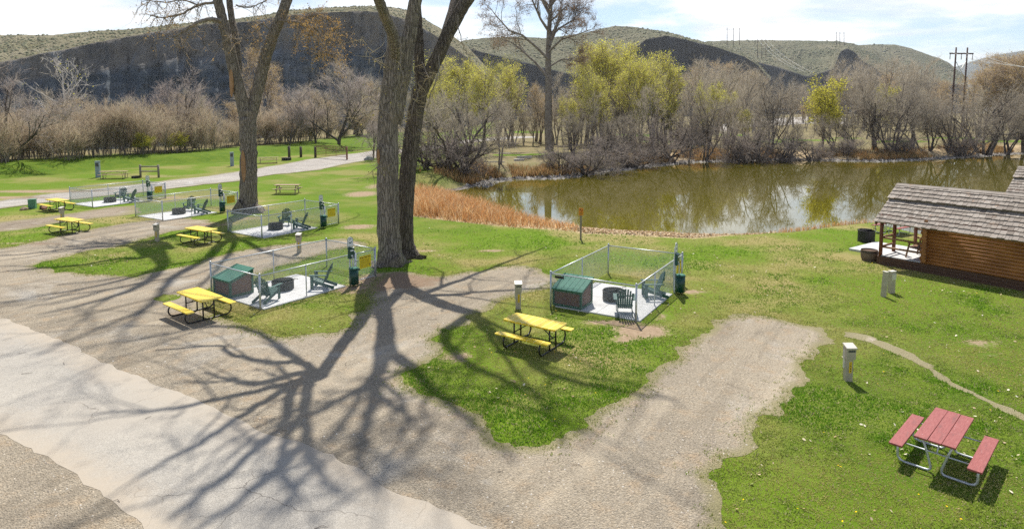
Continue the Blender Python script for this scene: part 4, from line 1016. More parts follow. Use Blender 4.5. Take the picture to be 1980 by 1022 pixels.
    for side in (-1, 1): m.add([pt(side, 0, x0 + .05, -.04), pt(side, sl, x0 + .05, -.04), pt(side, sl, x0 + .05, -.18), pt(side, 0, x0 + .05, -.2), pt(side, 0, x0 + .09, -.04), pt(side, sl, x0 + .09, -.04), pt(side, sl, x0 + .09, -.18), pt(side, 0, x0 + .09, -.2)], [(0, 1, 2, 3), (7, 6, 5, 4), (0, 4, 5, 1), (1, 5, 6, 2), (2, 6, 7, 3), (3, 7, 4, 0)])
    for y in (0.06, W - .06): m.tube([(x0 + .1, y, EZ + 0.1), (LEN + .3, y, EZ + 0.1)], 0.07, 6)
    m.obj('fascia', M['redpost'], ro_)
    return t
cabin = make_cabin(); cabin.location = (16.97, 28.93, -0.02); cabin.rotation_euler = (0, 0, CABYAW); cabin['label'] = 'brown log cabin with shake roof and open porch'
# mirror-free check: local +y must point along WD
cab2 = dup(cabin, (30.3, 38.4, -0.05), CABYAW, 'second shake roofed cabin, mostly hidden behind the nearer cabin roof')
for o in (cabin, cab2): o['group'] = 'shake roofed log cabins'
def cloc(x, y, z=0): return (16.97 + LD[0] * x + WD[0] * y, 28.93 + LD[1] * x + WD[1] * y, z)
m = MB(); m.prism([(-2.2, 1.75), (-0.06, 1.75), (-0.06, 4.6), (-2.2, 4.6)], -0.15, 0.11); o = m.obj('concrete_pad', M['concrete']); o.location = (16.97, 28.93, 0); o.rotation_euler = (0, 0, CABYAW); kind(o, 'structure', 'concrete pad in front of the cabin porch')
t = thing('barrel_planter', 'half barrel planter of dark soil at the porch corner', 'planter', cloc(-0.55, 0.35)); m = MB()
m.tube([(0, 0, 0), (0, 0, 0.15), (0, 0, 0.35), (0, 0, 0.52)], [0.3, 0.355, 0.375, 0.36], 18, caps=False)
m.tube([(0, 0, 0.52), (0, 0, 0.44)], [0.36, 0.33], 18, caps=False); m.obj('staves', M['barrel'], t)
m = MB()
for z, r in ((0.1, .345), (0.4, .378)): m.tube([(0, 0, z), (0, 0, z + 0.05)], r, 18, caps=False)
m.obj('hoop', M['iron'], t); m = MB(); m.tube([(0, 0, 0.3), (0, 0, 0.46)], 0.335, 16); m.obj('soil', M['dirt'], t)
fr = dup(fp); fr.location = (19.2, 33.9, gz(19.2, 33.9)); fr['label'] = 'tall black fire ring on grass beside the cabin pad'; fr.scale = (1.0, 1.0, 1.75); fr['group'] = 'fire ring at the cabin'
def make_bench():
    t = thing('porch_bench', 'brown slatted wooden bench on the cabin porch', 'bench')
    m = MB()
    for k in range(5): m.box((0.05 + k * 0.1 - 0.2, 0, 0.43 + 0.01 * k), (0.085, 1.15, 0.025))
    m.obj('seat', M['benchwood'], t, 0.003)
    m = MB()
    for k in range(5): m.box((-0.24 - 0.035 * k, 0, 0.55 + 0.095 * k), (0.025, 1.15, 0.075), Matrix.Rotation(-0.32, 3, 'Y'))
    m.obj('backrest', M['benchwood'], t, 0.003)
    for s in (-1, 1):
        m = MB(); m.bar((0.22, s * 0.56, 0.66), (0.34, s * 0.58, 0), 0.05, 0.08, up=(0, 1, 0)); m.bar((-0.36, s * 0.56, 0.95), (-0.2, s * 0.56, 0.42), 0.05, 0.06, up=(0, 1, 0)); m.bar((-0.2, s * 0.56, 0.45), (-0.42, s * 0.58, 0.0), 0.05, 0.08, up=(0, 1, 0)); m.obj('leg', M['benchwood'], t)
        m = MB(); m.box((-0.02, s * 0.57, 0.67), (0.6, 0.09, 0.03)); m.obj('armrest', M['benchwood'], t, 0.004)
    return t
bn = make_bench(); bn.location = cloc(1.35, 1.0, 0.45); bn.rotation_euler = (0, 0, CABYAW + PI)

# ------------------------------------------------------------------ transmission poles and lines
def hframe(x, y, h, gap, label, big=True, npole=2, lean=0.0):
    zb = gz(x, y) if y < 400 else 0
    t = thing('power_pole', label, 'power pole', (x, y, 0), 0.12)
    xs = [(-gap / 2 + gap * k / (npole - 1)) for k in range(npole)]
    for q_ in xs: m = MB(); m.tube([(q_, 0, zb - 0.5), (q_ + lean * h, 0, h)], [h * 0.0105, h * 0.0075], 8); m.obj('pole', M['pole'], t)
    if big:
        m = MB(); m.box((lean * h, 0, h * 0.935), (gap * 2.1, 0.22, 0.3)); m.obj('crossarm', M['pole'], t)
        m = MB(); m.tube([(xs[0] + lean * h * .86, 0, h * .86), (xs[-1] + lean * h * .7, 0, h * .66)], 0.07, 5); m.tube([(xs[-1] + lean * h * .86, 0, h * .86), (xs[0] + lean * h * .7, 0, h * .66)], 0.07, 5); m.obj('brace', M['line'], t)
        for q_ in (-gap, 0, gap):
            m = MB(); m.tube([(q_ + lean * h, 0, h * .93), (q_ + lean * h, 0, h * .87)], 0.09, 6); m.obj('insulator', M['porcelain'], t)
    else:
        m = MB(); m.box((0, 0, h * 0.93), (gap * 1.25, 0.3, 0.35)); m.obj('crossarm', M['pole'], t)
    return t
px_, py_, pz_ = PD(1858, 92, 150); hframe(px_, py_, pz_, 2.9, 'tall two-legged wooden power pole rising behind the right bank trees', lean=0.012)

# ------------------------------------------------------------------ hills and cliffs beyond
def interp(pts, u):
    xs = [p[0] for p in pts]; ys = [p[1] for p in pts]; return np.interp(u, xs, ys)
BR = []
def hill(name, label, sky_, rim, u0, u1, nu, dist, depth, mat, zfoot=-2.0, foot_slope=0.30, gully=1.0, foot=None, seed=1, brush=0, bsize=1.0):
    """columns run across the view; rows: foot, up the scarp to the rim, back over the top to the skyline, then down behind"""
    us = np.linspace(u0, u1, nu); V = []; A = []; UP = []; nr = 26; nt_ = 22
    for u in us:
        d = float(interp(dist, u)) if not np.isscalar(dist) else dist
        vr = float(interp(rim, u)); vs_ = float(interp(sky_, u)); dp = float(interp(depth, u)) if not np.isscalar(depth) else depth
        rim_p = PD(u, vr, d); top = PD(u, min(vs_, vr - 0.5), d + dp); h = rim_p[2] - zfoot
        dirx = rim_p[0] / d
        for k in range(nr):
            f = k / (nr - 1); z = zfoot + h * f
            prof = (1 - f) ** 1.6 * foot_slope * h + (0.05 * h * (1 - f) + (0.04 * h if f < 0.72 else 0))
            n1 = fbm(u * 0.03 + seed * 9, z * 0.02, 1.0, seed, 4) - 0.5; n2 = fbm(u * 0.13 + seed * 3, z * 0.06, 1.0, seed + 5, 3) - 0.5; n3 = fbm(u * 0.08, z * 0.5, 1.0, seed + 8, 3) - .5
            y = d - prof + (n1 * 0.36 + n2 * 0.13 + n3 * 0.13) * h * gully * (0.35 + 0.65 * math.sin(PI * min(1, f * 1.02)))
            V.append((dirx * y, y, z)); A.append(1.0); UP.append(f)
        for k in range(1, nt_):
            f = k / (nt_ - 1); y = d + dp * f; z = rim_p[2] + (top[2] - rim_p[2]) * f
            z += (fbm(u * 0.06, f * 6 + seed, 1.0, seed + 2, 4) - 0.5) * 0.03 * dp * (math.sin(PI * min(f, .98)) + .15) + (fbm(u * 0.5, f * 30, 1.0, seed + 3, 2) - 0.5) * 0.004 * dp
            xx = dirx + (top[0] / top[1] - dirx) * f
            V.append((xx * y, y, z)); A.append(max(0, 1 - k * 1.5)); UP.append(1)
        V.append((dirx * (d + dp * 1.6), d + dp * 1.6, top[2] * 0.8)); A.append(0); UP.append(1)
        V.append((dirx * (d + dp * 2.4), d + dp * 2.4, -5)); A.append(0); UP.append(1)
    n = nr + nt_ + 1; I = np.arange(nu * n).reshape(nu, n)
    Fc = np.stack([I[:-1, :-1], I[1:, :-1], I[1:, 1:], I[:-1, 1:]], -1).reshape(-1, 4)
    me = npmesh(name, V, Fc, mat, smooth=True)
    if brush:
        VA = np.array(V).reshape(nu, n, 3); i = NR.integers(0, nu - 1, brush); j = NR.integers(nr, nr + nt_ - 2, brush); a = NR.random((brush, 1)); b = NR.random((brush, 1))
        q = (VA[i, j] * (1 - a) + VA[i + 1, j] * a) * (1 - b) + (VA[i, j + 1] * (1 - a) + VA[i + 1, j + 1] * a) * b
        k = fbm(q[:, 0], q[:, 1], .02, seed) > .42; q = q[k]; BR.append((q, np.full(len(q), bsize)))
    fattr(me, 'cliff', A); fattr(me, 'upper', UP)
    return kind(link(name, me), 'structure', label)
def hill_mat(name, g1, g2, r1, r2, sc, r3):
    m, t, p = newmat(name); P = worldpos(t); c = attr(t, 'cliff')
    n1 = noise(t, P, 0.02 * sc, 5, 0.6); n2 = noise(t, P, 0.5 * sc, 4, 0.75); n3 = noise(t, P, 0.9 * sc, 3, 0.6)
    g = mix(t, ramp(t, n1, 0.38, 0.62), g1, g2); g = mix(t, ramp(t, n2, 0.50, 0.60), g, tuple(k * 0.30 for k in g1)); g = mix(t, ramp(t, n3, 0.60, 0.70), g, (0.38, 0.34, 0.24))
    mp = N(t, 'ShaderNodeMapping'); mp.inputs['Scale'].default_value = (0.012 * sc, 0.012 * sc, 0.30 * sc); L(t, P, mp.inputs[0])
    s = noise(t, mp.outputs[0], 1.0, 5, 0.65); mp2 = N(t, 'ShaderNodeMapping'); mp2.inputs['Scale'].default_value = (0.09 * sc, 0.09 * sc, 0.035 * sc); L(t, P, mp2.inputs[0]); s2 = noise(t, mp2.outputs[0], 1.0, 6, 0.7)
    up = attr(t, 'upper'); uf = ramp(t, math_(t, 'ADD', up, math_(t, 'MULTIPLY', math_(t, 'SUBTRACT', s2, 0.5), 0.25)), 0.63, 0.72)
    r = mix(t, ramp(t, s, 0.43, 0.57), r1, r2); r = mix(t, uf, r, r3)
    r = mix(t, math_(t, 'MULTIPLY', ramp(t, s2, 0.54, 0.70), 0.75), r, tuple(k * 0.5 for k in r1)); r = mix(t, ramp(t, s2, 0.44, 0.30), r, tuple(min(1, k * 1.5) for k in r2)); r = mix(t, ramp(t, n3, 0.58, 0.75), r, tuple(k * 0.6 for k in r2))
    sp = N(t, 'ShaderNodeSeparateXYZ'); L(t, P, sp.inputs[0])
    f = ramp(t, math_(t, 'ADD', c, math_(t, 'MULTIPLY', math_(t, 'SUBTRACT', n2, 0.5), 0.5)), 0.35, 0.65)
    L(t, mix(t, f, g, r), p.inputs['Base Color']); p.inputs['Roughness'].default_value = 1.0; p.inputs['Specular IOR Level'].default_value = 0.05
    bump(t, p, math_(t, 'ADD', n2, math_(t, 'ADD', s, s2)), 1.0, 2.2 / sc)
    return m
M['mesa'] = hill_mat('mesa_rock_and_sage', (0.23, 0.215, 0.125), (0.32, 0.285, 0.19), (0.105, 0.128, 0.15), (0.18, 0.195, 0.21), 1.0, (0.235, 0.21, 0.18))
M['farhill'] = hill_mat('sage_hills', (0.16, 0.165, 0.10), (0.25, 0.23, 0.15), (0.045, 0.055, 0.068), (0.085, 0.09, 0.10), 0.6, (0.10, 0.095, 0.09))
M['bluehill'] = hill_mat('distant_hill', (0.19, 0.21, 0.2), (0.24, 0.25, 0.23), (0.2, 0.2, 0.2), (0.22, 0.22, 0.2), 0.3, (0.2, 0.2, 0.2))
hill('mesa', 'mesa with a long shaded cliff above the river',
     [(-500, 80), (0, 68), (100, 68), (160, 62), (250, 57), (330, 48), (430, 40), (520, 28), (560, 20), (640, 15), (720, 12), (760, 14), (800, 24), (830, 42), (870, 66), (905, 92), (960, 150), (1000, 200)],
     [(-500, 130), (0, 122), (30, 117), (80, 105), (120, 98), (190, 82), (280, 66), (340, 56), (400, 47), (480, 42), (560, 30), (600, 26), (640, 24), (700, 22), (740, 24), (790, 40), (830, 62), (870, 88), (905, 112), (960, 165), (1000, 205)],
     -500, 1000, 260, [(-500, 230), (0, 262), (740, 350), (1000, 400)], [(-500, 120), (0, 130), (300, 110), (560, 90), (700, 110), (800, 90), (900, 120)], M['mesa'], zfoot=-3.0, foot_slope=0.42, seed=3, brush=3600, bsize=.62)
hill('sage_hill', 'sage covered hill with a dark cut bank',
     [(860, 90), (900, 78), (930, 74), (1000, 71), (1060, 74), (1140, 62), (1170, 54), (1190, 50), (1230, 53), (1290, 62), (1330, 74), (1390, 89), (1440, 106), (1465, 122), (1490, 150)],
     [(860, 100), (900, 92), (940, 104), (1000, 118), (1060, 135), (1120, 150), (1180, 140), (1225, 95), (1250, 76), (1290, 70), (1330, 78), (1390, 93), (1440, 110), (1465, 126), (1490, 155)],
     860, 1490, 150, 640, 160, M['farhill'], foot_slope=0.5, seed=11, brush=1300, bsize=1.1)
hill('sage_hill', 'long flat topped sage hill under the small pole lines',
     [(1290, 110), (1340, 86), (1370, 80), (1440, 78), (1500, 78), (1620, 80), (1650, 85), (1690, 96), (1720, 120)],
     [(1290, 150), (1340, 130), (1400, 112), (1450, 118), (1490, 128), (1530, 140), (1560, 150), (1590, 142), (1612, 134), (1625, 100), (1638, 94), (1652, 101), (1666, 117), (1690, 132), (1720, 150)],
     1290, 1720, 120, 900, 260, M['farhill'], foot_slope=0.5, seed=17, brush=2200, bsize=1.4)
hill('sage_hill', 'rounded sage hill sloping down to the right', [(1580, 100), (1640, 88), (1700, 86), (1730, 86), (1760, 93), (1800, 108), (1815, 112), (1835, 122), (1870, 150)], [(1580, 160), (1700, 158), (1800, 160), (1870, 165)], 1580, 1870, 70, 1150, 260, M['farhill'], foot_slope=0.8, seed=23, brush=900, bsize=1.6)
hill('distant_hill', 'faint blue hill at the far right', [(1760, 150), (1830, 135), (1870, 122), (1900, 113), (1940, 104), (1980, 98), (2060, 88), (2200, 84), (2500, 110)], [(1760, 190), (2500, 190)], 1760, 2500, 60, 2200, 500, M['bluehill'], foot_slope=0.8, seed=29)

def sage_brush():
    q = np.concatenate([a for a, _ in BR]); r = np.concatenate([b for _, b in BR]) * NR.uniform(.5, 1.6, sum(len(a) for a, _ in BR)); n = len(q)
    base = np.array([(1, 0, .1), (.3, .95, .1), (-.8, .6, .1), (-.8, -.6, .1), (.3, -.95, .1), (.5, .3, .75), (-.4, .4, .8), (0, -.5, .7)])
    V = (q[:, None] + NR.uniform(.7, 1.3, (n, 8, 3)) * base[None] * r[:, None, None]).reshape(-1, 3); b = np.arange(n) * 8
    tri = [(0, 1, 5), (1, 6, 5), (1, 2, 6), (2, 3, 6), (3, 7, 6), (3, 4, 7), (4, 0, 7), (0, 5, 7), (5, 6, 7)]
    Fc = np.concatenate([np.stack([b + i, b + j, b + k], -1) for i, j, k in tri]); t = np.array([(.12, .125, .075), (.16, .165, .10), (.09, .10, .055), (.20, .18, .12)])[NR.integers(0, 4, n)]
    kind(link('sage_brush', npmesh('sage_brush', V, Fc, M['pebble'], np.concatenate([t] * len(tri)))), 'stuff', 'dark sagebrush dotted over the hilltops', 'sagebrush')
sage_brush()
# far pole lines on the hills
def far_poles(px3, ytop, ybot, d, label):
    t = thing('power_pole', label, 'power pole', group='three-pole structures on the far hills')
    xs = []
    for u in px3:
        a_ = Vector(PD(u, ytop, d)); b_ = Vector(PD(u, ybot + 6, d)); m = MB(); m.tube([b_, a_], [0.32 * d / 700, 0.22 * d / 700], 6); m.obj('pole', M['pole'], t); xs.append(a_)
    m = MB(); m.tube([xs[0] + Vector((-1, 0, -2)), xs[-1] + Vector((1, 0, -2))], 0.16, 5); m.obj('crossarm', M['pole'], t); return xs
far_poles([1406, 1418, 1430], 54, 82, 880, 'three tall bare poles standing on the left of the flat hill')
fp2 = far_poles([1465, 1473, 1481], 75, 108, 760, 'three poles on the near slope where pale cables run downhill')
far_poles([1617, 1624, 1632], 62, 82, 1000, 'three small poles on the skyline right of the flat hill')
def wire(label, a, b, sag, r):
    a, b = Vector(a), Vector(b); m = MB(); m.tube([a.lerp(b, s / 14) - Vector((0, 0, sag * 4 * (s / 14) * (1 - s / 14))) for s in range(15)], r, 4, caps=False)
    o = m.obj('power_cable', M['line']); tag(o, label, 'power cable', 'pale power cables'); return o
for k, (u, v) in enumerate(((1540, 134), (1556, 139), (1572, 140))):
    wire('pale cable running down the hillside from the three poles', fp2[k], PD(u, v, 470), 4, 0.075)
for k in range(3):
    q0 = PD(1858 + (k - 1) * 24, 99, 150); wire('pale cable going right from the two-legged power pole', q0, PD(2120 + k * 6, 128 + k * 5, 96), 1.5, 0.03)

# ------------------------------------------------------------------ trees
def rot_about(d, ang, az):
    d = d.normalized(); u = d.orthogonal().normalized(); w = d.cross(u)
    return (d * math.cos(ang) + (u * math.cos(az) + w * math.sin(az)) * math.sin(ang)).normalized()
class Tree:
    def __init__(s, seed): s.r = random.Random(seed); s.limbs = []; s.tw = []; s.lv = []
    def limb(s, p, d, ln, rad, lvl, P):
        """grow one limb; P holds per-level settings"""
        r = s.r; n = max(3, int(ln / P['seg'][lvl])); step = ln / n
        pts = [Vector(p)]; rr = [rad]; d = Vector(d).normalized(); end = P['taper'][lvl]
        for i in range(n):
            d = (d + Vector((r.gauss(0, 1), r.gauss(0, 1), r.gauss(0, 1))) * P['wig'][lvl] + Vector((0, 0, P['up'][lvl]))).normalized()
            pts.append(pts[-1] + d * step); rr.append(rad * (1 - (1 - end) * (i + 1) / n))
        s.limbs.append((pts, rr, lvl)); s.spawn(pts, rr, ln, lvl, P)
    def spawn(s, pts, rr, ln, lvl, P, t0=None):
        r = s.r
        if lvl >= P['max']:
            return
        nc = P['n'][lvl]; nc = max(1, int(nc * (0.6 + 0.8 * r.random()))) if nc > 0 else 0
        st = P['start'][lvl] if t0 is None else t0
        for k in range(nc):
            t = st + (1 - st) * ((k + r.random()) / nc); i = min(len(pts) - 2, int(t * (len(pts) - 1))); f = t * (len(pts) - 1) - i
            q = pts[i].lerp(pts[i + 1], f); base = (pts[i + 1] - pts[i]).normalized()
            d = rot_about(base, math.radians(r.uniform(*P['ang'][lvl])), r.uniform(0, 2 * PI))
            cl = ln * P['ratio'][lvl] * (1.15 - 0.6 * t) * r.uniform(0.7, 1.25)
            if lvl + 1 == P['max']: s.twig(q, d, cl if P.get('tl') is None else P['tl'] * r.uniform(.5, 1.4), P)
            else: s.limb(q, d, cl, max(0.006, rr[i] * P['rr'][lvl]), lvl + 1, P)
    def twig(s, q, d, ln, P):
        r = s.r; d = (d + Vector((r.gauss(0, .2), r.gauss(0, .2), r.gauss(0, .2) + P.get('twup', .1)))).normalized()
        m = q + d * ln * 0.5; d2 = (d + Vector((r.gauss(0, .25), r.gauss(0, .25), r.gauss(0, .25)))).normalized(); e = m + d2 * ln * 0.5
        w = P['tw'] * r.uniform(.7, 1.3)
        s.tw.append((q, m, e, w))
        for _ in range(P.get('side', 2)):
            f = r.random(); b = q.lerp(e, f); ds = rot_about(d, math.radians(r.uniform(25, 60)), r.uniform(0, 2 * PI)); s.tw.append((b, b + ds * ln * .2, b + ds * ln * r.uniform(.3, .55), w * .7))
        nl = P.get('leaf', 0)
        for _ in range(int(nl) + (1 if r.random() < nl % 1 else 0)):
            f = r.uniform(.15, 1.05); s.lv.append(q.lerp(e, f) + Vector((r.gauss(0, 1), r.gauss(0, 1), r.gauss(0, 1))) * ln * 0.14)
    def trunk_mesh(s, name, mat, sides=(10, 7, 5, 4, 3)):
        mb = MB()
        for pts, rr, lvl in s.limbs: mb.tube(pts, rr, sides[min(lvl, 4)], caps=False)
        return mb.mesh(name, mat)
    def crown_mesh(s, name, tint_tw, tint_lv, leaf=0.1, mat=None):
        r = np.random.default_rng(s.r.randint(0, 10 ** 6)); V = []; Fc = []; T = []
        n = len(s.tw)
        if n:
            Q = np.array([[*a, *b, *c] for a, b, c, _ in s.tw]).reshape(n, 3, 3); W = np.array([w for *_, w in s.tw])
            D = Q[:, 2] - Q[:, 0]; rn = r.normal(size=(n, 3)); sd_ = np.cross(D, rn); sd_ /= np.linalg.norm(sd_, axis=1, keepdims=True) + 1e-9; sd_ *= (W / 2)[:, None]
            # a bent, tapering strip: base pair, middle pair, tip
            v = np.stack([Q[:, 0] - sd_, Q[:, 0] + sd_, Q[:, 1] + sd_ * .75, Q[:, 1] - sd_ * .75, Q[:, 2]], 1).reshape(-1, 3)
            b = np.arange(n) * 5; V.append(v)
            Fc += [np.stack([b, b + 1, b + 2], -1), np.stack([b, b + 2, b + 3], -1), np.stack([b + 3, b + 2, b + 4], -1)]
            k = r.random((n, 1)); tt = np.array(tint_tw[0]) * (1 - k) + np.array(tint_tw[1]) * k; T += [tt, tt, tt]
        m = len(s.lv)
        if m:
            off = sum(len(v) for v in V); Lp = np.array([tuple(v) for v in s.lv]); a = r.normal(size=(m, 3)); a /= np.linalg.norm(a, axis=1, keepdims=True); b_ = np.cross(a, r.normal(size=(m, 3))); b_ /= np.linalg.norm(b_, axis=1, keepdims=True)
            sz = leaf * r.uniform(.6, 1.4, (m, 1))
            v = np.stack([Lp - a * sz * .5, Lp + b_ * sz * .45, Lp + a * sz * .6, Lp - b_ * sz * .4], 1).reshape(-1, 3); b = np.arange(m) * 4 + off; V.append(v)
            Fc += [np.stack([b, b + 1, b + 2], -1), np.stack([b, b + 2, b + 3], -1)]; k = r.random((m, 1)); tt = np.array(tint_lv[0]) * (1 - k) + np.array(tint_lv[1]) * k; T += [tt, tt]
        return npmesh(name, np.concatenate(V), np.concatenate(Fc), mat or M['twig'], np.concatenate(T))
    def shift(s, up=None): pass

def proto(kind_, seed):
    T = Tree(seed); r = T.r
    if kind_ == 'tangle':       # low, leaning, many dark stems and dense grey twigs
        P = dict(max=3, seg=(.5, .45, .4), taper=(.35, .3, .3), wig=(.13, .2, .24), up=(.03, .05, .03), n=(6, 6, 9), start=(.25, .2, .1), ang=((25, 65), (25, 65), (25, 70)), ratio=(.6, .55, .3), rr=(.55, .5), tw=.028, tl=1.0, side=2, twup=.12)
        for k in range(r.randint(3, 5)): a = r.uniform(0, 2 * PI); T.limb((r.uniform(-.3, .3), r.uniform(-.3, .3), -.3), (math.cos(a) * .55, math.sin(a) * .4, 1), r.uniform(4.5, 7), r.uniform(.09, .17), 0, P)
        mats = 'darkbark'; tw = ((.20, .17, .135), (.42, .37, .295)); lv = None; lf = 0
    elif kind_ == 'grey':       # upright bare riverside tree, fine pinkish grey twigs
        P = dict(max=3, seg=(.8, .6, .5), taper=(.2, .25, .3), wig=(.06, .13, .18), up=(.06, .11, .08), n=(11, 6, 9), start=(.28, .2, .1), ang=((16, 40), (18, 42), (20, 50)), ratio=(.48, .5, .3), rr=(.5, .5), tw=.032, tl=1.15, side=2, twup=.3)
        for k in range(r.randint(1, 3)): a = r.uniform(0, 2 * PI); T.limb((r.uniform(-.4, .4), r.uniform(-.4, .4), -.3), (math.cos(a) * .22, math.sin(a) * .22, 1), r.uniform(8, 11), r.uniform(.14, .22), 0, P)
        mats = 'midbark'; tw = ((.30, .26, .20), (.54, .475, .375)); lv = None; lf = 0
    elif kind_ == 'tan':        # the same with tan buds
        P = dict(max=3, seg=(.8, .6, .5), taper=(.2, .25, .3), wig=(.06, .13, .18), up=(.07, .1, .05), n=(12, 8, 10), start=(.25, .2, .1), ang=((20, 45), (22, 50), (20, 55)), ratio=(.45, .5, .3), rr=(.5, .5), tw=.03, tl=1.0, side=2, twup=.3, leaf=1.2)
        T.limb((0, 0, -.3), (.1, 0, 1), 11, .22, 0, P); T.limb((.3, .2, -.3), (-.15, .1, 1), 9, .17, 0, P)
        mats = 'midbark'; tw = ((.34, .27, .2), (.55, .45, .34)); lv = ((.46, .33, .13), (.62, .48, .22)); lf = .13
    elif kind_ == 'green':      # cottonwood just coming into yellow-green leaf
        P = dict(max=3, seg=(.9, .7, .5), taper=(.2, .25, .3), wig=(.06, .13, .18), up=(.06, .1, .05), n=(12, 8, 11), start=(.3, .2, .1), ang=((25, 50), (22, 50), (20, 60)), ratio=(.46, .5, .3), rr=(.5, .5), tw=.03, tl=1.05, side=2, twup=.25, leaf=3.6)
        for k in range(2): a = r.uniform(0, 2 * PI); T.limb((r.uniform(-.4, .4), r.uniform(-.3, .3), -.3), (math.cos(a) * .2, math.sin(a) * .2, 1), r.uniform(9.5, 12), .24, 0, P)
        mats = 'midbark'; tw = ((.28, .24, .14), (.46, .40, .26)); lv = ((.70, .69, .06), (.90, .86, .18)); lf = .115
    elif kind_ == 'willow':     # small round yellow-green tree
        P = dict(max=3, seg=(.5, .4, .4), taper=(.25, .25, .3), wig=(.08, .14, .18), up=(.04, .08, .05), n=(10, 8, 10), start=(.3, .2, .1), ang=((25, 60), (22, 55), (20, 60)), ratio=(.6, .5, .3), rr=(.5, .5), tw=.025, tl=.75, side=2, twup=.2, leaf=3.2)
        T.limb((0, 0, -.3), (.03, 0, 1), 6, .14, 0, P); T.limb((0, 0, .6), (.5, .2, 1), 4.5, .1, 0, P); T.limb((0, 0, .6), (-.5, -.2, 1), 4.5, .1, 0, P)
        mats = 'midbark'; tw = ((.17, .15, .07), (.26, .235, .11)); lv = ((.62, .58, .05), (.80, .74, .13)); lf = .12
    elif kind_ == 'brush':      # willow brush: many upright thin stems
        P = dict(max=2, seg=(.5, .4), taper=(.25, .3), wig=(.06, .12), up=(.03, .06), n=(11, 9), start=(.15, .1), ang=((12, 40), (15, 45)), ratio=(.4, .3), rr=(.5,), tw=.026, tl=.9, side=2, twup=.5)
        for k in range(30): a = r.uniform(0, 2 * PI); q = r.uniform(0, 1.7); T.limb((q * math.cos(a), q * math.sin(a), -.2), (math.cos(a) * .24 * q / 1.7 + r.gauss(0, .09), math.sin(a) * .24 * q / 1.7 + r.gauss(0, .09), 1), r.uniform(2.8, 4.8), r.uniform(.018, .035), 0, P)
        mats = 'midbark'; tw = ((.38, .305, .215), (.62, .52, .39)); lv = None; lf = 0
    elif kind_ == 'thicket':    # dense dark bush
        P = dict(max=3, seg=(.4, .35, .3), taper=(.3, .3, .3), wig=(.15, .22, .25), up=(.0, .02, .0), n=(5, 5, 8), start=(.15, .15, .1), ang=((30, 75), (30, 75), (25, 75)), ratio=(.6, .55, .3), rr=(.6, .5), tw=.024, tl=.7, side=2, twup=.0)
        for k in range(11): a = r.uniform(0, 2 * PI); T.limb((r.uniform(-.6, .6), r.uniform(-.5, .5), -.2), (math.cos(a) * .9, math.sin(a) * .7, 1), r.uniform(2.2, 4.2), r.uniform(.05, .1), 0, P)
        mats = 'darkbark'; tw = ((.18, .15, .13), (.36, .31, .275)); lv = None; lf = 0
    elif kind_ == 'dead':       # bleached limbs
        P = dict(max=3, seg=(.8, .6, .45), taper=(.2, .2, .25), wig=(.05, .13, .17), up=(.03, .07, .05), n=(15, 5, 4), start=(.25, .25, .1), ang=((30, 60), (25, 55), (25, 60)), ratio=(.5, .5, .3), rr=(.45, .5), tw=.04, tl=1.3, side=1, twup=.15, leaf=.25)
        T.limb((0, 0, -.3), (.12, 0, 1), 13, .25, 0, P)
        mats = 'palebark'; tw = ((.5, .46, .41), (.7, .65, .58)); lv = ((.42, .40, .05), (.5, .46, .08)); lf = .22
    elif kind_ == 'spread':     # dark trunk, wide fan of branches
        P = dict(max=3, seg=(.6, .5, .45), taper=(.3, .25, .3), wig=(.09, .14, .18), up=(.02, .07, .05), n=(8, 9, 12), start=(.2, .15, .1), ang=((25, 60), (22, 50), (20, 55)), ratio=(.7, .5, .3), rr=(.55, .5), tw=.03, tl=1.15, side=2, twup=.25)
        T.limb((0, 0, -.3), (.12, 0, 1), 8.5, .2, 0, P); T.limb((.1, 0, .5), (.75, .1, .8), 7, .13, 0, P); T.limb((0, 0, .8), (-.8, .1, .9), 6.5, .13, 0, P)
        mats = 'darkbark'; tw = ((.26, .22, .2), (.5, .43, .39)); lv = None; lf = 0
    h = max(max(p.z for p in pts) for pts, _, _ in T.limbs)
    return (T.trunk_mesh('trunk', M[mats]), T.crown_mesh('crown', tw, lv, lf), h)
PROTO = {}
for kd, cnt in (('tangle', 4), ('grey', 4), ('tan', 2), ('green', 3), ('willow', 1), ('brush', 3), ('thicket', 2), ('dead', 1), ('spread', 2)):
    PROTO[kd] = [proto(kd, 100 + 13 * i + len(kd) * 7) for i in range(cnt)]
NAMES = {'tangle': 'bare_tree', 'grey': 'bare_tree', 'tan': 'bare_tree', 'green': 'leafing_tree', 'willow': 'leafing_tree', 'brush': 'willow_shrub', 'thicket': 'bare_shrub', 'dead': 'dead_tree', 'spread': 'bare_tree'}
DEF = {'tangle': ('dark leaning many-stemmed bare tree on the far pond bank', 'tree', 'dark leaning trees along the far pond bank'),
       'grey': ('pinkish grey bare tree in the woods behind the pond', 'tree', 'bare grey trees of the riverside woods'),
       'tan': ('bare tree with tan buds in the riverside woods', 'tree', 'tan budding trees of the woods'),
       'green': ('tall tree in pale yellow-green new leaf behind the pond', 'tree', 'yellow-green leafing cottonwoods'),
       'willow': ('small round yellow-green tree on the far right bank', 'tree', 'small yellow-green trees'),
       'brush': ('tan upright willow brush along the left bank', 'shrub', 'willow brush on the left bank'),
       'thicket': ('dense dark bare bush on the pond bank', 'shrub', 'dense dark bushes on the pond bank'),
       'dead': ('bleached dead tree with pale branches before the cliff', 'tree', None),
       'spread': ('dark spreading bare tree on the left bank', 'tree', 'spreading bare trees on the left bank')}
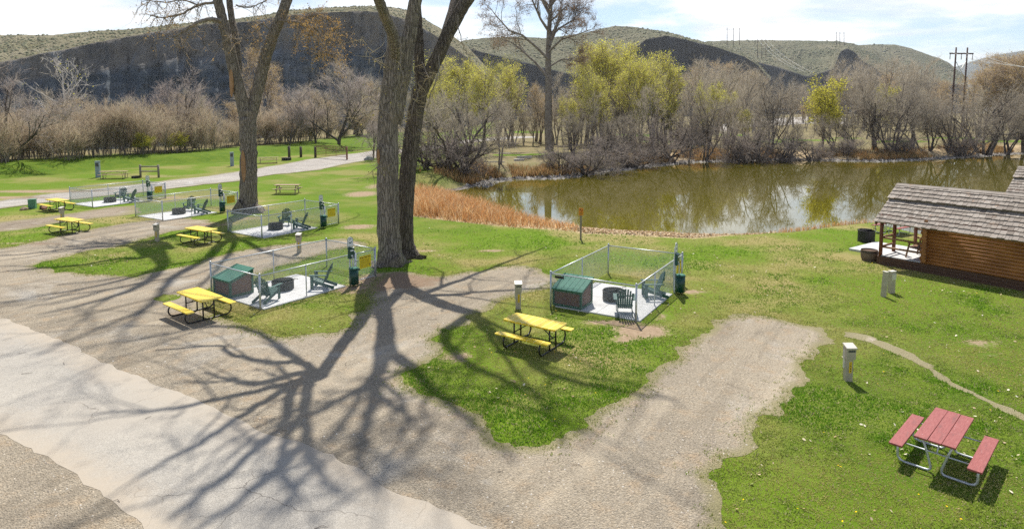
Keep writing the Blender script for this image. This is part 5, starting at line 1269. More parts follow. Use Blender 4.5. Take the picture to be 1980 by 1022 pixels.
def tree(kd, u, d, ytop, label=None, wide=1.0, var=None, v=None, rz=None, group=None):
    """u = photo column of the foot, d = distance (or v = photo row of the foot), ytop = photo row of the crown's top"""
    if v is not None:
        zz_ = 0.0
        for _ in range(4): p = G(u, v, zz_); zz_ = gz(p[0], p[1])
        x, y, z = p[0], p[1], zz_
    else:
        x = PD(u, 250, d)[0]; y = d; z = gz(x, y)
        if z < -1.5: z = -1.6
    top = PD(u, ytop, y)[2]
    tm, cm, h = PROTO[kd][R.randrange(len(PROTO[kd])) if var is None else var % len(PROTO[kd])]
    s = max(0.15, (top - z) / h)
    lb, ct, gr = DEF[kd]
    t = thing(NAMES[kd], label or lb, ct, (x, y, z), R.uniform(0, 2 * PI) if rz is None else rz, (group or gr) if not (label and group is None) else None)
    t.scale = (s * wide, s * wide, s)
    link('trunk', tm, t); link('crown', cm, t)
    return t
# --- left bank
bank_d = lambda u: float(interp([(-100, 66), (0, 74), (200, 82), (440, 99), (560, 117), (640, 131), (740, 150)], u))
tree('spread', 12, 0, 112, 'big dark spreading bare tree at the far left edge', 1.15, 0, v=312, rz=0.3)
tree('dead', 128, 96, 98, 'bleached dead tree with pale branches in front of the cliff', 1.0, rz=2.1)
tree('spread', 376, 0, 135, 'dark fan-shaped bare tree left of the forked cottonwood', 1.05, 1, v=287, rz=1.2)
tree('tan', 515, 130, 88, 'tall tan budding tree seen through the forked cottonwood', 0.8, 0)
tree('spread', 655, 120, 120, 'leaning dark bare tree behind the steel gate', 1.25, 1, rz=3.4)
tree('spread', 722, 0, 205, 'small dark bare tree by the end of the gravel road', 0.8, 0, v=309, rz=2.0)
tree('spread', 610, 118, 175, 'low bare tree behind the timber bollards', 1.1, 0, rz=5.0)
tree('spread', 560, 112, 190, 'stubby dark bare tree behind the left bollard', 0.8, 1, rz=4.1)
tree('spread', 250, 105, 180, 'thin dark bare tree among the tan brush on the left', 0.8, 0, rz=1.9)
tree('spread', 60, 90, 205, 'low dark arching tree among brush at the far left', 1.3, 1, rz=0.2)
for i in range(28):
    u = -60 + i * 30 + R.uniform(-8, 8); d = bank_d(u) + R.uniform(0, 7)
    tree('brush', u, d, (222 if u < 450 else 212) + R.uniform(-34, 34), wide=R.uniform(.9, 1.5))
for i in range(30):
    u = -60 + i * 29 + R.uniform(-12, 12); d = bank_d(u) + R.uniform(7, 26)
    tree('grey' if i % 3 else 'tan', u, d, R.uniform(176, 212) - (26 if 540 < u < 760 else 0), wide=R.uniform(1.0, 1.5), label='pinkish grey bare tree on the left river bank' if i % 3 else 'tan budding bare tree on the left river bank', group='bare trees on the left river bank')
for u, yt, d in ((470, 165, 150), (580, 190, 160), (690, 130, 150), (740, 150, 160), (640, 175, 170), (795, 120, 150), (40, 150, 130), (310, 190, 140)):
    tree('grey', u, d, yt, wide=1.15, label='tall grey bare tree on the left river bank', group='taller bare trees on the left river bank')
for u, d in ((275, 86), (340, 91), (10, 76)): tree('willow', u, d, 256, wide=1.2, label='low yellowish bush in the left bank brush', group='low yellowish bushes on the left')
# --- middle, behind the reeds
tree('thicket', 858, 0, 238, 'large dark tangled bush behind the reeds', 1.75, 0, v=352, rz=.4)
tree('thicket', 905, 0, 268, 'dark tangled bush at the pond inlet', 1.5, 1, v=348, rz=2.6)
tree('tangle', 893, 0, 168, 'dark many-stemmed bare tree at the left end of the pond', 1.15, 0, v=330, rz=0.5)
tree('tangle', 822, 70, 235, 'grey bare tree directly right of the twin trunks', 1.0, 1)
tree('grey', 985, 0, 150, 'slim bare tree pair left of the tall rusty cottonwood', 0.85, 2, v=280)
tree('grey', 1013, 0, 205, 'thin young bare tree by the path behind the pond', 0.7, 1, v=281)
tree('tangle', 1108, 0, 205, 'small dark forked tree on the stony bank', 1.0, 2, v=306, rz=1.0)
for u, yt, d, wd in ((880, 100, 118, 1.1), (935, 120, 112, 1.0), (830, 150, 108, .9), (1130, 85, 122, 1.0), (1178, 82, 118, 1.2), (1232, 84, 124, 1.2), (1285, 100, 118, 1.1), (1205, 120, 108, 1.0), (1262, 118, 112, 1.0), (1160, 140, 104, .9), (1405, 168, 122, .9), (1440, 205, 112, .8), (990, 118, 125, 1.0)):
    tree('green', u, d, yt + R.uniform(-5, 5), wide=wd)
for u, v, yt in ((1148, 306, 190), (1175, 308, 215), (1205, 304, 200), (1240, 302, 170), (1268, 300, 190), (1330, 299, 165), (1365, 297, 185), (1400, 296, 228)): tree('tangle' if u % 2 else 'grey', u, None, yt + R.uniform(-25, 5), v=v, wide=R.uniform(.65, .9), label=None if u % 2 else 'slim bare tree among the thicket at the far waterline', group=None if u % 2 else 'slim bare trees at the far waterline')
for u, v, yt in ((1130, 318, 262), (1165, 317, 255), (1200, 314, 258), (1290, 303, 225), (1315, 303, 222), (1345, 302, 238), (1228, 308, 250), (1080, 318, 285), (1420, 298, 252)): tree('thicket', u, None, yt + R.uniform(-6, 6), v=v, wide=R.uniform(1.0, 1.4))
# --- right bank
tree('tangle', 1490, 0, 150, 'dark single-trunk bare tree standing alone on the far bank', 0.8, 3, v=291, rz=1.3)
tree('willow', 1590, 0, 152, 'bright yellow-green tree alone before the grey woods', 0.95, v=285, rz=.6)
tree('willow', 1712, 150, 168, 'pale yellow-green tree half hidden in the right woods', .7)
for u, v, yt in ((1470, 295, 232), (1528, 293, 232), (1612, 291, 232), (1650, 290, 215), (1690, 289, 150), (1725, 290, 175), (1770, 288, 165), (1800, 289, 195), (1835, 287, 215), (1870, 288, 215), (1905, 286, 180), (1945, 285, 190), (1985, 283, 175), (2030, 284, 190)): tree('tangle', u, None, yt + R.uniform(-22, 10), v=v, wide=R.uniform(.8, 1.15))
for u, v, yt in ((1450, 298, 245), (1510, 296, 250), (1575, 296, 262), (1635, 293, 250), (1745, 293, 245), (1855, 290, 240), (1920, 291, 238), (1965, 289, 250)): tree('thicket', u, None, yt + R.uniform(-6, 6), v=v, wide=R.uniform(.9, 1.25))
# --- belts of bare trees behind the pond, in depth
for i in range(58):
    u = 1050 + i * 18 + R.uniform(-10, 10); d = R.uniform(122, 152) if u < 1420 else R.uniform(190, 240)
    yt = float(interp([(1050, 150), (1150, 140), (1330, 135), (1380, 120), (1440, 128), (1480, 150), (1560, 150), (1620, 130), (1680, 118), (1750, 120), (1808, 140), (1830, 200), (1880, 200), (1900, 125), (1940, 112), (2100, 105)], u)) + R.uniform(-12, 44)
    tree('grey' if i % 7 else 'tan', u, d, yt, wide=R.uniform(.75, 1.1))
for i in range(46):
    u = 1340 + i * 15.6 + R.uniform(-9, 9); d = R.uniform(245, 330)
    yt = float(interp([(1340, 118), (1380, 108), (1450, 118), (1490, 165), (1545, 160), (1600, 128), (1660, 112), (1700, 116), (1760, 112), (1808, 140), (1835, 190), (1880, 190), (1905, 118), (1930, 104), (2100, 98)], u)) + R.uniform(-4, 30)
    tree('grey' if i % 6 else 'tan', u, d, yt, wide=R.uniform(.95, 1.4))
for i in range(22):
    u = 1000 + i * 21 + R.uniform(-10, 10); tree('grey', u, R.uniform(112, 124), 205 + R.uniform(-30, 20), wide=R.uniform(.9, 1.2))
for u, yt in ((1895, 112), (1925, 104), (1960, 106), (1990, 100)): tree('tan', u, 150, yt, wide=1.25, label='tall olive tan tree at the right end of the woods', group='tall olive tan trees at the right')
for i in range(9): tree('grey', 830 + i * 30 + R.uniform(-9, 9), R.uniform(115, 135), 190 + R.uniform(-40, 10), wide=R.uniform(.9, 1.2), label='grey bare tree behind the pond inlet', group='bare trees behind the pond inlet')

for i in range(20):
    u = 1400 + i * 30 + R.uniform(-12, 12); tree('grey', u, R.uniform(120, 165), (222 if 1475 < u < 1650 else 178) + R.uniform(-14, 18), wide=R.uniform(.8, 1.1))
for i in range(20):
    u = 1095 + i * 17 + R.uniform(-8, 8); tree('grey' if i % 4 else 'green', u, R.uniform(106, 128), 165 + R.uniform(-28, 26), wide=R.uniform(.65, .9))
for i in range(7): tree('grey', 815 + i * 24 + R.uniform(-8, 8), R.uniform(74, 100), 205 + R.uniform(-35, 20), wide=R.uniform(.8, 1.0), label='grey bare tree behind the pond inlet', group='bare trees behind the pond inlet')
# --- the tall rusty cottonwood beyond the pond
def cotton_far():
    T = Tree(77)
    P = dict(max=4, seg=(1.1, .9, .7, .5), taper=(.45, .25, .25, .3), wig=(.05, .1, .15, .18), up=(.03, .06, .05, .02), n=(0, 7, 7, 12), start=(.3, .25, .2, .1), ang=((25, 50), (25, 55), (25, 60), (25, 65)), ratio=(.5, .55, .5, .3), rr=(.5, .5, .5), tw=.03, tl=1.0, side=2, twup=.05, leaf=1.7)
    d = G(1063, 290, .3)[1]
    base = Vector(G(1063, 290, .3)); O = base.copy()
    def q(u, v): return Vector(PD(u, v, d)) - O
    def path(pp, r0, r1, lvl, off=0):
        pts = [q(u, v) + Vector((0, off * k / (len(pp) - 1), 0)) for k, (u, v) in enumerate(pp)]; fine = []
        for a, b in zip(pts[:-1], pts[1:]): fine += [a.lerp(b, s / 4) for s in range(4)]
        fine.append(pts[-1]); rr = list(np.linspace(r0, r1, len(fine))); T.limbs.append((fine, rr, lvl)); return fine, rr
    for pp, r0, r1, off in [([(1063, 300), (1060, 240), (1061, 180), (1060, 120), (1062, 60), (1066, 0), (1070, -50), (1074, -90)], .75, .12, 1),
                            ([(1061, 115), (1040, 95), (1010, 70), (985, 62), (960, 35), (948, 20)], .26, .04, -3), ([(1060, 150), (1035, 120), (1008, 95), (990, 80), (965, 70)], .24, .04, 3),
                            ([(1062, 75), (1080, 55), (1110, 35), (1132, 12)], .25, .05, 4), ([(1061, 100), (1085, 78), (1115, 70), (1140, 62)], .2, .04, -4),
                            ([(1064, 30), (1050, 0), (1035, -40), (1020, -70)], .28, .06, 4), ([(1066, 10), (1085, -20), (1105, -60), (1115, -80)], .26, .06, -3), ([(1062, 62), (1045, 40), (1030, 10), (1010, -30)], .26, .05, -4), ([(1062, 90), (1075, 60), (1085, 20), (1095, -30)], .24, .05, 5),
                            ([(1061, 130), (1085, 115), (1110, 112), (1128, 100)], .16, .03, 2)]:
        pts, rr = path(pp, r0, r1, 1, off); ln = sum((b - a).length for a, b in zip(pts[:-1], pts[1:]))
        T.spawn(pts, rr, ln * (.42 if r0 > .5 else .8), 1, dict(P, n=(0, 16 if r0 > .5 else 10, 7, 11)), t0=.5 if r0 > .5 else .3)
    t = thing('cottonwood_tree', 'tall bare cottonwood with rusty buds on the far side of the pond', 'tree', base)
    link('trunk', T.trunk_mesh('trunk', M['midbark'], (10, 8, 5, 4, 3)), t); link('crown', T.crown_mesh('crown', ((.18, .14, .11), (.3, .24, .19)), ((.23, .135, .065), (.36, .235, .13)), .13), t)
cotton_far()

# ------------------------------------------------------------------ the big foreground cottonwoods
FP_ = dict(max=4, seg=(.7, .6, .5, .4), taper=(.5, .3, .25, .3), wig=(.04, .09, .13, .16), up=(.02, .04, .03, .0), n=(0, 6, 5, 4), start=(.2, .15, .2, .1), ang=((20, 45), (22, 50), (25, 60), (25, 65)), ratio=(.5, .42, .45, .3), rr=(.5, .45, .45), tw=.016, tl=.75, side=1, twup=-.15, leaf=.5)
class BigTree(Tree):
    def __init__(s, seed, base): super().__init__(seed); s.O = Vector(base)
    def path(s, pts, radii, lvl, spawn=True, mult=.45, n=None, t0=.2, sub=5, wob=.03):
        """pts in the world; smoothed with a Catmull-Rom curve"""
        P = [Vector(p) - s.O for p in pts]; out_ = []; rr = []
        for i in range(len(P) - 1):
            a, b, c, d = P[max(i - 1, 0)], P[i], P[i + 1], P[min(i + 2, len(P) - 1)]
            for k in range(sub):
                t = k / sub; t2, t3 = t * t, t * t * t
                q = 0.5 * ((2 * b) + (c - a) * t + (2 * a - 5 * b + 4 * c - d) * t2 + (3 * b - a - 3 * c + d) * t3)
                if wob: q = q + Vector((s.r.gauss(0, wob), s.r.gauss(0, wob), s.r.gauss(0, wob * .5)))
                out_.append(q); rr.append(radii[i] * (1 - t) + radii[i + 1] * t)
        out_.append(P[-1]); rr.append(radii[-1]); s.limbs.append((out_, rr, lvl))
        if spawn:
            ln = sum((b - a).length for a, b in zip(out_[:-1], out_[1:]))
            PP = dict(FP_)
            if n: PP['n'] = tuple(n if i == lvl else v for i, v in enumerate(FP_['n']))
            PP['ratio'] = tuple(mult if i == lvl else v for i, v in enumerate(FP_['ratio'])); s.spawn(out_, rr, ln, lvl, PP, t0=t0)
        return out_
    def shadow_limb(s, px, Y0, dy, r0, r1, lvl=1, **k):
        """a limb whose shadow lies along these photo points: height follows from how far the shadow has run"""
        n = len(px); pts = []
        for i, (u, v) in enumerate(px):
            g = G(u, v); Y = Y0 + dy * i / (n - 1); pts.append((g[0], Y, (Y - g[1]) / COT))
        return s.path(pts, list(np.linspace(r0, r1, n)), lvl, **k)
    def bark_mesh(s, name, mats):
        mb = MB(); rr_ = s.r
        for pts, rad, lvl in s.limbs:
            if lvl == 0:
                ph = [rr_.uniform(0, 6.28) for _ in range(6)]
                def wob(i, j, ph=ph, pts=pts): 
                    a = 2 * PI * j / 26; z = pts[i].z
                    fl = max(0, 1 - z / .9) ** 2 * .16
                    return 1 + fl * (1 + math.sin(5 * a + ph[3])) + .045 * math.sin(3 * a + ph[0] + z * .25) + .035 * math.sin(5 * a + ph[1] - z * .4) + .03 * math.sin(8 * a + ph[2] + z * .3) + .02 * rr_.uniform(-1, 1)
                mb.tube(pts, rad, 26, caps=False, wob=wob)
            else: mb.tube(pts, rad, (0, 10, 6, 4, 3)[lvl], caps=False)
        return mb.mesh(name, mats)
def vis(pp, Y, dy=0.0): return [PD(u, v, Y + dy * i / max(1, len(pp) - 1)) for i, (u, v) in enumerate(pp)]

def wound(T, t, name, p, r, h, face, mat=None):
    """a bare oval patch with a rolled rim on the bark"""
    m = MB(); n = 18; a0 = math.atan2(face[1], face[0])
    rings = []
    for k, (sc, up) in enumerate(((1.0, 0.0), (.82, .045), (.7, .03), (.0, .012))):
        ring = []
        for j in range(n):
            b = 2 * PI * j / n; x = math.cos(b) * r * sc; z = math.sin(b) * h * sc
            ang = x / T_R; rad = T_R + up
            ring.append((p[0] - T.O.x + rad * math.cos(a0 + ang), p[1] - T.O.y + rad * math.sin(a0 + ang), p[2] - T.O.z + z))
        rings.append(ring)
    vs = [q for rg in rings for q in rg]; fs = [(k * n + j, k * n + (j + 1) % n, (k + 1) * n + (j + 1) % n, (k + 1) * n + j) for k in range(3) for j in range(n)]
    m.add(vs, fs, 0, True); m.obj(name, mat or M['woundwood'], t)

# left stem of the pair
b = G(754, 512); TA = BigTree(5, b)
YA = b[1] + .3
TA.path([(b[0] - .02, b[1] + .3, -.3), (b[0], b[1] + .3, .05)] + vis([(753, 480), (751, 420), (750, 360), (750, 300), (752, 230), (757, 165), (765, 100), (768, 70)], YA), [.78, .62, .52, .49, .48, .47, .46, .45, .44, .43], 0, spawn=False, wob=.015)
TA.path(vis([(766, 110), (760, 70), (748, 40), (736, 10), (726, -20)], YA - .2, -4.5) , [.3, .25, .22, .2, .19], 0, spawn=False, wob=.01)
TA.path(vis([(764, 240), (772, 180), (784, 110), (794, 50), (803, 0), (808, -30)], YA + .25, .2), [.3, .36, .34, .31, .28, .26], 0, spawn=False, wob=.01)
LA = TA.limbs[1][0][-1] + TA.O; RA = TA.limbs[2][0][-1] + TA.O
def carry(T, start, px, Y0, dy, r0, r1, **k):
    n = len(px); pts = [tuple(start)]; r0 *= .95; r1 *= 1.35
    for i, (u, v) in enumerate(px):
        g = G(u, v); Y = Y0 + dy * i / max(1, n - 1); pts.append((g[0], Y, (Y - g[1]) / COT))
    return T.path(pts, list(np.linspace(r0, r1, n + 1)), 1, **k)
carry(TA, LA, [(600, 735), (595, 748), (588, 804), (595, 879), (621, 916), (650, 955)], LA.y + .3, 1.5, .22, .05)
carry(TA, LA, [(588, 730), (561, 760), (547, 819), (487, 872), (431, 924), (378, 960), (330, 1000)], LA.y + .3, 1.0, .19, .05)
carry(TA, LA, [(575, 722), (524, 737), (479, 741), (430, 730), (393, 720)], LA.y + 1.5, 1, .2, .03)
carry(TA, LA, [(560, 748), (509, 778), (461, 808), (393, 853), (337, 883), (270, 920)], LA.y, 2, .17, .04)
carry(TA, LA, [(580, 735), (479, 760), (401, 776), (337, 790), (260, 796), (180, 800)], LA.y + .5, 3.5, .16, .03)
carry(TA, LA, [(580, 700), (524, 700), (442, 683), (423, 668), (300, 677)], LA.y + 2.2, 1, .17, .03)
TA.shadow_limb([(588, 800), (560, 835), (545, 880), (543, 910), (558, 950), (569, 990)], LA.y + 1, 2, .16, .03)
TA.shadow_limb([(595, 850), (540, 900), (470, 960), (400, 1010), (360, 1040)], LA.y, 1.5, .15, .04)
carry(TA, RA, [(737, 685), (726, 737), (722, 763), (711, 812), (696, 853), (696, 898), (715, 930), (732, 950)], RA.y + .4, 1.8, .28, .05)
TA.shadow_limb([(727, 730), (700, 748), (666, 768), (640, 783), (610, 800)], RA.y + .8, -1.5, .15, .06)
TA.shadow_limb([(723, 760), (745, 775), (767, 788), (797, 813), (830, 850)], RA.y + .8, 2.5, .17, .03)
TA.shadow_limb([(700, 830), (720, 870), (760, 900), (800, 930)], RA.y + 1.2, 2, .1, .03)
carry(TA, LA, [(500, 645), (420, 630), (330, 645), (240, 660)], LA.y + 8, 4, .14, .03)
t = thing('cottonwood_tree', 'left trunk of the big pair, pale grey with a knot hole', 'tree', b, group=None)
trk = link('trunk', TA.bark_mesh('trunk', M['bark']), t)
lf_ = ((.30, .22, .11), (.44, .34, .19))
link('crown', TA.crown_mesh('crown', ((.24, .2, .14), (.36, .31, .22)), lf_, .085), t)
T_R = .47; w0 = PD(737, 297, YA); wound(TA, t, 'knot', (PD(749, 303, YA)[0], YA, w0[2]), .30, .46, (-.75, -1), M['bark'])
wound(TA, t, 'knot_hole', (PD(749, 303, YA)[0] - .04, YA - .035, w0[2] - .1), .09, .34, (-.75, -1), M['woundwood'])
# right stem of the pair
b = G(786, 498); TB = BigTree(6, b); YB = b[1] + .3
TB.path([(b[0], YB, -.3), (b[0], YB, .05)] + vis([(784, 470), (783, 430), (785, 380), (789, 330), (796, 270), (805, 215), (814, 170)], YB), [.72, .52, .43, .41, .40, .39, .385, .38, .36], 0, spawn=False, wob=.012)
TB.path(vis([(812, 190), (812, 150), (810, 110), (808, 70), (806, 30), (803, -20)], YB + .2, .2), [.22, .25, .24, .235, .23, .22], 0, spawn=False, wob=.012)
TB.path(vis([(808, 205), (823, 158), (846, 110), (868, 62), (888, 24), (912, -12), (935, -40)], YB - .1, .4), [.27, .33, .32, .31, .3, .27, .25], 0, spawn=False, wob=.012)
LB = TB.limbs[1][0][-1] + TB.O; RB = TB.limbs[2][0][-1] + TB.O; MBp = TB.limbs[2][0][-1] + TB.O
carry(TB, LB, [(752, 674), (782, 700), (834, 752), (860, 773), (898, 803), (943, 844), (1000, 895)], LB.y + .5, 3, .30, .04)
carry(TB, MBp, [(860, 650), (905, 703), (958, 726), (1023, 755), (1105, 792)], MBp.y, 3, .24, .03)
carry(TB, RB, [(930, 625), (1010, 687), (1064, 724), (1167, 749), (1229, 761), (1311, 773)], RB.y + .3, 4, .28, .03)
carry(TB, RB, [(905, 600), (960, 630), (1050, 668), (1120, 700)], RB.y + .6, 3, .16, .03)
carry(TB, PD(846, 110, YB + .1), [(858, 553), (920, 531), (999, 499), (1050, 480)], YB + 4, 8.5, .2, .04)
carry(TB, PD(852, 98, YB + .1), [(885, 569), (940, 564), (1061, 557), (1120, 560)], YB + 4, 8, .17, .03)
carry(TB, LB, [(735, 700), (700, 760), (650, 830), (560, 900), (500, 960)], LB.y + 1, 4, .2, .03)
carry(TB, RB, [(940, 640), (1000, 720), (1060, 800), (1090, 870)], RB.y - 1, 2, .12, .03)
t = thing('cottonwood_tree', 'right trunk of the big pair, darker and leaning to the right', 'tree', b)
link('trunk', TB.bark_mesh('trunk', M['bark2']), t)
link('crown', TB.crown_mesh('crown', ((.24, .2, .14), (.36, .31, .22)), lf_, .085), t)
# fine hanging sprays that reach into the picture
def spray(T, pts, n, leafy, r0=.035, col_=None):
    q = T.path(pts, list(np.linspace(r0, .008, len(pts))), 3, spawn=False, wob=.03)
    for i in range(n):
        a = q[T.r.randrange(len(q) // 4, len(q))]; d = Vector((T.r.gauss(0, 1), T.r.gauss(0, 1), T.r.gauss(-.35, .8))); T.twig(a, d, T.r.uniform(.4, 1.1), dict(tw=.018, side=1, leaf=leafy, twup=-.1))
TC_A = BigTree(61, G(754, 512)); TC_B = BigTree(62, G(786, 498))
for pp in ([(757, 170), (735, 165), (715, 185), (695, 180)], [(753, 220), (730, 212), (705, 222), (680, 240)], [(790, 60), (775, 100), (778, 160), (770, 200)], [(752, 130), (735, 120), (715, 105), (700, 70)], [(800, 110), (792, 150), (796, 190)], [(748, 330), (735, 322), (720, 330)]):
    spray(TC_A, vis(pp, YA - .8, -.8), 26, .25)
for pp in ([(812, 170), (800, 200), (790, 230), (770, 225)], [(850, 105), (845, 150), (830, 190), (822, 230)], [(885, 30), (890, 70), (900, 100), (915, 110)], [(815, 120), (830, 150), (840, 140)], [(808, 250), (822, 262), (832, 255)], [(800, 60), (790, 110), (800, 150), (806, 180)]):
    spray(TC_B, vis(pp, YB - .8, -.8), 26, .35)
for T, nm in ((TC_A, 'left trunk of the big pair, pale grey with a knot hole'), (TC_B, 'right trunk of the big pair, darker and leaning to the right')):
    par = [o for o in col.objects if o.get('label') == nm][0]
    link('sprays', T.trunk_mesh('sprays', M['midbark']), par); link('sprays', T.crown_mesh('sprays', ((.26, .21, .12), (.38, .33, .2)), ((.32, .27, .07), (.42, .36, .13)), .075), par)

# the forked cottonwood on the left
b = G(481, 412); T1 = BigTree(9, b); Y1 = b[1] + .4
T1.path([(b[0], Y1, -.3), (b[0], Y1, .05)] + vis([(481, 395), (481, 360), (481, 320), (480, 280), (479, 240), (478, 218)], Y1), [.95, .76, .60, .565, .56, .55, .55, .58], 0, spawn=False, wob=.02)
T1.path(vis([(476, 240), (469, 195), (459, 155), (450, 120), (440, 75), (431, 40), (422, 5), (416, -25)], Y1 - .1, -.5), [.36, .42, .40, .38, .34, .32, .31, .30], 0, spawn=False, wob=.015)
T1.path(vis([(462, 165), (461, 125), (457, 85), (451, 50), (445, 15), (441, -25)], Y1 + .2, .8), [.15, .25, .235, .22, .21, .21], 0, spawn=False, wob=.012)
T1.path(vis([(482, 245), (490, 205), (500, 165), (508, 130), (520, 90), (536, 50), (550, 15), (562, -20)], Y1 + .1, .6), [.34, .40, .39, .38, .37, .35, .34, .32], 0, spawn=False, wob=.015)
L1, M1, R1 = (T1.limbs[k][0][-1] + T1.O for k in (1, 2, 3))
carry(T1, L1, [(312, 502), (296, 535), (247, 563), (164, 588), (74, 608)], L1.y, 2, .38, .05)
carry(T1, L1, [(280, 497), (230, 500), (144, 514), (60, 520), (0, 526)], L1.y - 1, -1, .28, .04)
carry(T1, M1, [(330, 480), (260, 475), (150, 480), (60, 490), (-60, 500)], M1.y + 1, 4, .28, .04)
carry(T1, M1, [(320, 510), (240, 540), (150, 560), (0, 585)], M1.y, 2, .24, .04)
carry(T1, R1, [(430, 470), (400, 500), (330, 540), (290, 590), (180, 640), (60, 690)], R1.y, 2, .38, .04)
carry(T1, R1, [(470, 465), (520, 490), (590, 500), (640, 500)], R1.y + 2, 7, .26, .04)
carry(T1, R1, [(450, 480), (420, 520), (380, 560), (360, 600)], R1.y - 1, -1, .2, .03)
t1 = thing('cottonwood_tree', 'big forked cottonwood trunk standing alone behind the left pens', 'tree', b)
link('trunk', T1.bark_mesh('trunk', M['bark']), t1)
link('crown', T1.crown_mesh('crown', ((.26, .21, .15), (.38, .32, .24)), lf_, .09), t1)
T_R = .55; wz = PD(470, 305, Y1); wound(T1, t1, 'bare_scar', (PD(481, 305, Y1)[0], Y1, PD(480, 320, Y1)[2]), .2, 1.1, (-.35, -1))
T_R = .38; pz = PD(456, 140, Y1 - .3); wound(T1, t1, 'bare_scar', (pz[0], Y1 - .3, pz[2] - .7), .24, 1.0, (-.75, -1))
TS = BigTree(63, b)
def bough(pp, Y, dy, r0, n, leaf): 
    q = TS.path(vis(pp, Y, dy), list(np.linspace(r0, r0 * .3, len(pp))), 1, spawn=False)
    for i in range(n):
        a = q[TS.r.randrange(len(q) // 5, len(q))]; d = Vector((TS.r.gauss(0, 1), TS.r.gauss(0, 1), TS.r.gauss(-.2, .8))).normalized()
        ln = TS.r.uniform(.5, 1.7); e = [a + d * ln * k / 4 + Vector((TS.r.gauss(0, .05), TS.r.gauss(0, .05), -.03 * k * k * ln)) for k in range(5)]
        TS.limbs.append((e, list(np.linspace(.022, .007, 5)), 3))
        for _ in range(5): TS.twig(e[TS.r.randrange(1, 5)], d + Vector((TS.r.gauss(0, .6), TS.r.gauss(0, .6), TS.r.gauss(-.2, .6))), TS.r.uniform(.3, .9), dict(tw=.02, side=1, leaf=leaf, twup=-.1))
bough([(433, 42), (410, 38), (390, 41), (372, 50), (352, 62), (335, 72)], Y1 - .6, -2, .17, 26, .8)
bough([(415, 5), (395, 8), (375, 14), (350, 28), (318, 34), (290, 30)], Y1 - .6, -1.5, .10, 40, 1.2)
bough([(385, 10), (350, 0), (320, 5), (285, 0)], Y1 - 1.0, -1, .06, 30, 1.2)
bough([(540, 40), (565, 42), (590, 46), (615, 60), (630, 90), (636, 108)], Y1 + .2, -1, .10, 60, 5.0)
bough([(575, 42), (600, 30), (625, 32), (650, 50), (655, 70)], Y1 + .2, .8, .07, 44, 5.0)
bough([(520, 55), (505, 45), (500, 60), (505, 80)], Y1 + .2, -1.2, .06, 18, 2.5)
bough([(455, 10), (480, 15), (505, 5), (530, -10)], Y1 + .8, 1, .06, 24, 1.0)
bough([(436, 60), (445, 75), (452, 70)], Y1 - 1, -.5, .03, 8, .6)
link('sprays', TS.trunk_mesh('sprays', M['midbark'], (10, 8, 5, 4, 4)), t1); link('sprays', TS.crown_mesh('sprays', ((.30, .22, .14), (.42, .33, .22)), ((.34, .20, .06), (.52, .34, .13)), .082), t1)
# orange tag by the pair
m = MB(); m.prism(rounded(.2, .55, .04), -.01, .01); ob = m.obj('marker_tag', M['orange']); q = PD(737, 276, YA - .1); ob.location = q; ob.rotation_euler = (PI / 2, 0, 0); tag(ob, 'small orange marker tag on the edge of the left big trunk', 'marker tag')

# ------------------------------------------------------------------ reeds, grass, leaves, pebbles
def blades(px, py, pz, n_each, hgt, wid, lean, tints, tjit=.15, name='grass', bend=True):
    """many thin bent blades at the given points; returns a mesh"""
    k = n_each; px = np.repeat(px, k); py = np.repeat(py, k); pz = np.repeat(pz, k); h = np.repeat(hgt, k) * NR.uniform(.6, 1.25, len(px)); w = np.repeat(wid, k) * NR.uniform(.7, 1.3, len(px))
    n = len(px); px = px + NR.normal(0, .03, n) * (1 + 3 * (np.repeat(hgt, k) > .4)); py = py + NR.normal(0, .03, n)
    az = NR.uniform(0, 2 * PI, n); ln = NR.normal(0, lean, (n, 2)) * h[:, None]
    B = np.column_stack([px, py, pz]); S = np.column_stack([np.cos(az), np.sin(az), np.zeros(n)]) * (w / 2)[:, None]
    Mid = B + np.column_stack([ln * .35, h * .6]); Tp = B + np.column_stack([ln, h])
    V = np.stack([B - S, B + S, Mid + S * .8, Mid - S * .8, Tp], 1).reshape(-1, 3); b = np.arange(n) * 5
    Fc = np.concatenate([np.stack([b, b + 1, b + 2], -1), np.stack([b, b + 2, b + 3], -1), np.stack([b + 3, b + 2, b + 4], -1)])
    t = np.repeat(tints, k, 0) * NR.uniform(1 - tjit, 1 + tjit, (n, 1)); t = np.concatenate([t, t, t])
    return npmesh(name, V, Fc, M['grassblade'] , t)
def scatter(poly, n):
    P = np.asarray(poly); lo, hi = P.min(0), P.max(0); x = NR.uniform(lo[0], hi[0], n); y = NR.uniform(lo[1], hi[1], n); k = inside(x, y, poly); return x[k], y[k]
# cattails
x, y = scatter(reed_bed, 15000); z = ground_z(x, y)[0]; z = np.maximum(z, WZ)
s_ = sdf(x, y, reed_bed); fade = np.clip(-s_ / .8, .25, 1); hh = (1.0 - .55 * sstep(-3, 4.5, x)) * (.6 + .7 * fbm(x, y, .5, 44)) * fade
k = NR.random(len(x)); pal = np.array([(.58, .32, .13), (.68, .43, .20), (.48, .25, .10), (.74, .56, .34)]); tt = pal[(k * 4).astype(int)]
o = link('reeds', blades(x, y, z, 2, hh, np.full(len(x), .028), .42, tt, .28, 'reeds')); kind(o, 'stuff', 'dry orange tan cattail reeds at the pond edge', 'reeds')
